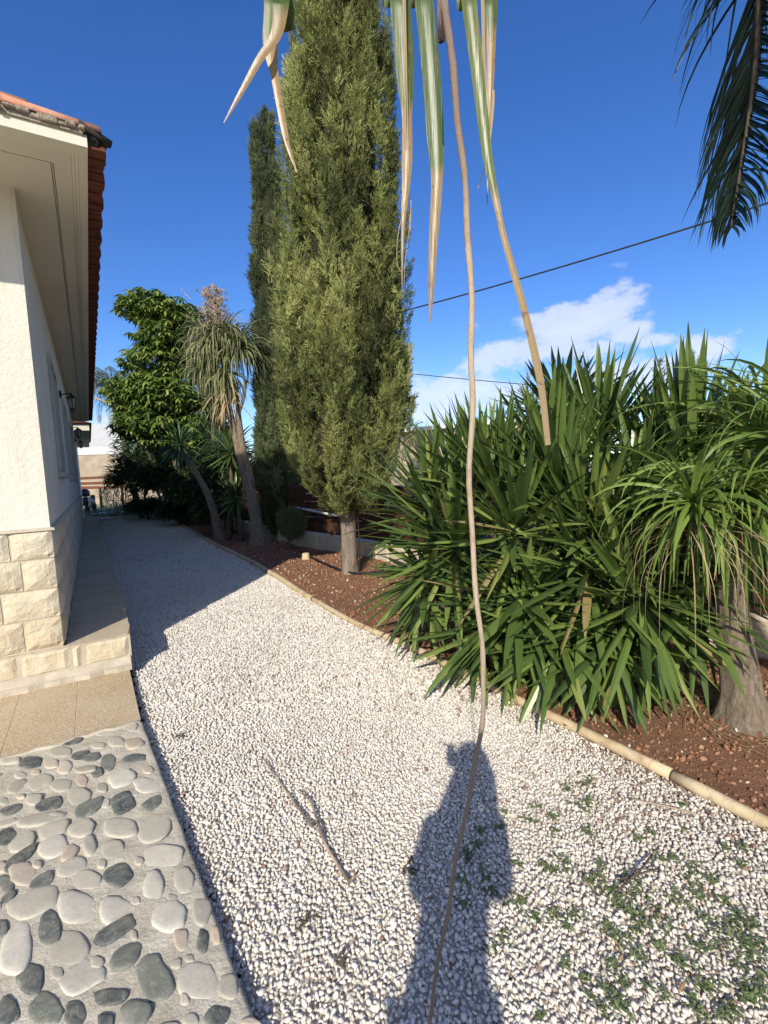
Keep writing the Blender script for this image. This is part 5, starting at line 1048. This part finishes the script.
# ------------------------------------------------------------------ tall tree left of the lens, out of view: it shades the foot of the far planting
st=thing('shade_tree',(-5.2,-.9,0),'round crowned garden tree standing on the terrace left of the view','tree')
g=MB(); cc=A([-3.95,-.4,6.75]); n=5200; d=norm(rng.normal(size=(n,3))); P=cc+d*A([1.35,1.3,1.25])*rng.uniform(.2,1.0,(n,1))**.5; leaves(g,P,rng.uniform(0,6.28,n),rng.uniform(-.4,.9,n),.24,.12,.6,nseg=3,taper='oval',tint=rng.uniform(0,1,n)); g.build('crown',M['shrub'],st)
g=MB(); g.tube(smooth_path([(-5.2,-.9,-.05),(-5.1,-.9,2.5),(-4.5,-.6,4.8),(-4.0,-.4,6.5)],5),np.linspace(.16,.06,16),10,wob=.04); g.build('trunk',M['bark_dark'],st,smooth=True)

# ------------------------------------------------------------------ camera, sun, sky
cd=bpy.data.cameras.new('camera'); cam=bpy.data.objects.new('camera',cd); C.objects.link(cam); cam.location=(0,0,H)
from mathutils import Matrix
cam.rotation_euler=Matrix([list(r) for r in CM]).to_euler(); cd.sensor_fit='VERTICAL'; cd.sensor_height=36; cd.lens=36*F/1024; cd.clip_start=.02; cd.clip_end=3000
bpy.context.scene.camera=cam
sd=bpy.data.lights.new('sun','SUN'); sd.energy=4.9; sd.angle=math.radians(.53); sd.color=(1,.925,.80); so=bpy.data.objects.new('sun',sd); C.objects.link(so); so.rotation_euler=Vector(SUN).to_track_quat('-Z','Y').to_euler(); so.location=(-3,-10,20)
W=bpy.data.worlds.new('World'); bpy.context.scene.world=W; W.use_nodes=True; nt=W.node_tree; nd=nt.nodes; bg=nd['Background']
sky=nd.new('ShaderNodeTexSky'); sky.sky_type='NISHITA'; sky.sun_disc=False; sky.sun_elevation=math.asin(-SUN[2]/np.linalg.norm(SUN)); sky.sun_rotation=math.atan2(-SUN[0],-SUN[1])%(2*math.pi); sky.altitude=50; sky.air_density=1.0; sky.dust_density=.35; sky.ozone_density=5.0
bg.inputs[1].default_value=.15
tc=nd.new('ShaderNodeTexCoord'); nrm=nd.new('ShaderNodeVectorMath'); nrm.operation='NORMALIZE'; nt.links.new(tc.outputs['Generated'],nrm.inputs[0])
def wm(op,a,b=0.0,cl_=False):
    m=nd.new('ShaderNodeMath'); m.operation=op; m.use_clamp=cl_
    for i,v_ in enumerate((a,b)):
        if isinstance(v_,bpy.types.NodeSocket): nt.links.new(v_,m.inputs[i])
        else: m.inputs[i].default_value=v_
    return m.outputs[0]
clouds=[((590,325),(.15,.050),1.0),((630,330),(.06,.03),1.0),((515,355),(.13,.05),.90),((430,400),(.13,.07),1.0),((545,275),(.05,.04),.50),((610,268),(.04,.02),.40),((705,350),(.06,.035),.95),((660,338),(.05,.02),.8),((470,330),(.07,.025),.55),((470,392),(.25,.06),.75),((650,375),(.30,.045),.8),((560,345),(.16,.05),.9),((768,345),(.08,.04),.45),((495,320),(.05,.025),.35),((100,430),(.12,.05),.5)]
acc=None
for (p,(rx,rz),a) in clouds:
    d=ray(*p); d/=np.linalg.norm(d); s=norm(A([d[1],-d[0],0])); up=np.cross(s,d)
    def dot(vec):
        m=nd.new('ShaderNodeVectorMath'); m.operation='DOT_PRODUCT'; nt.links.new(nrm.outputs[0],m.inputs[0]); m.inputs[1].default_value=tuple(vec); return m.outputs['Value']
    e=wm('ADD',wm('POWER',wm('ABSOLUTE',wm('MULTIPLY',dot(s),1/rx)),2.0),wm('POWER',wm('ABSOLUTE',wm('MULTIPLY',wm('SUBTRACT',dot(UZ),float(d[2])),1/rz)),2.0))
    f=wm('MULTIPLY',wm('EXPONENT',wm('MULTIPLY',e,-1.0)),a); f=wm('MULTIPLY',f,wm('GREATER_THAN',dot(d),0.0)); acc=f if acc is None else wm('MAXIMUM',acc,f)
back=wm('MULTIPLY',wm('MULTIPLY',dot((0,-1,0)),2.2,True),.62); acc=wm('MAXIMUM',acc,back)  # unseen clouds added behind the lens, to make the blue fill light more neutral
mp=nd.new('ShaderNodeMapping'); mp.inputs['Scale'].default_value=(1,1,1.6); nt.links.new(nrm.outputs[0],mp.inputs[0])
nz=nd.new('ShaderNodeTexNoise'); nz.inputs['Scale'].default_value=11; nz.inputs['Detail'].default_value=9; nz.inputs['Roughness'].default_value=.58; nz.inputs['Distortion'].default_value=.0; nt.links.new(mp.outputs[0],nz.inputs['Vector'])
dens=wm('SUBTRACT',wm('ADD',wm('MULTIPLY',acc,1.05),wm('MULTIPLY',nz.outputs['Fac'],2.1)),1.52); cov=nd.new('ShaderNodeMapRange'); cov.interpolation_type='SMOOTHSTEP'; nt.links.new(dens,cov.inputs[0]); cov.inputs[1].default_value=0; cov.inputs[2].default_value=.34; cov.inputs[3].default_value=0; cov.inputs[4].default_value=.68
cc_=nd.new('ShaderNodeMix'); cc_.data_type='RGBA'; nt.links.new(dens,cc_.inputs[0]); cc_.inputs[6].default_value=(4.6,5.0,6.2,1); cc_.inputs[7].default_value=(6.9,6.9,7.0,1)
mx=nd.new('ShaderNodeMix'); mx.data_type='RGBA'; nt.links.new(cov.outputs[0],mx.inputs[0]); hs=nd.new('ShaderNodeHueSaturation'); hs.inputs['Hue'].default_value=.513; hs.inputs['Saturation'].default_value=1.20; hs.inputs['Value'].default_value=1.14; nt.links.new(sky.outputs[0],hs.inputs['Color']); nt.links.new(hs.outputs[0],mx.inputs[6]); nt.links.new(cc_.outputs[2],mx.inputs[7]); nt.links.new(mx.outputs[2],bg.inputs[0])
sc_=bpy.context.scene; sc_.view_settings.view_transform='Standard'; sc_.view_settings.look='None'; sc_.view_settings.exposure=0.08; sc_.view_settings.gamma=1
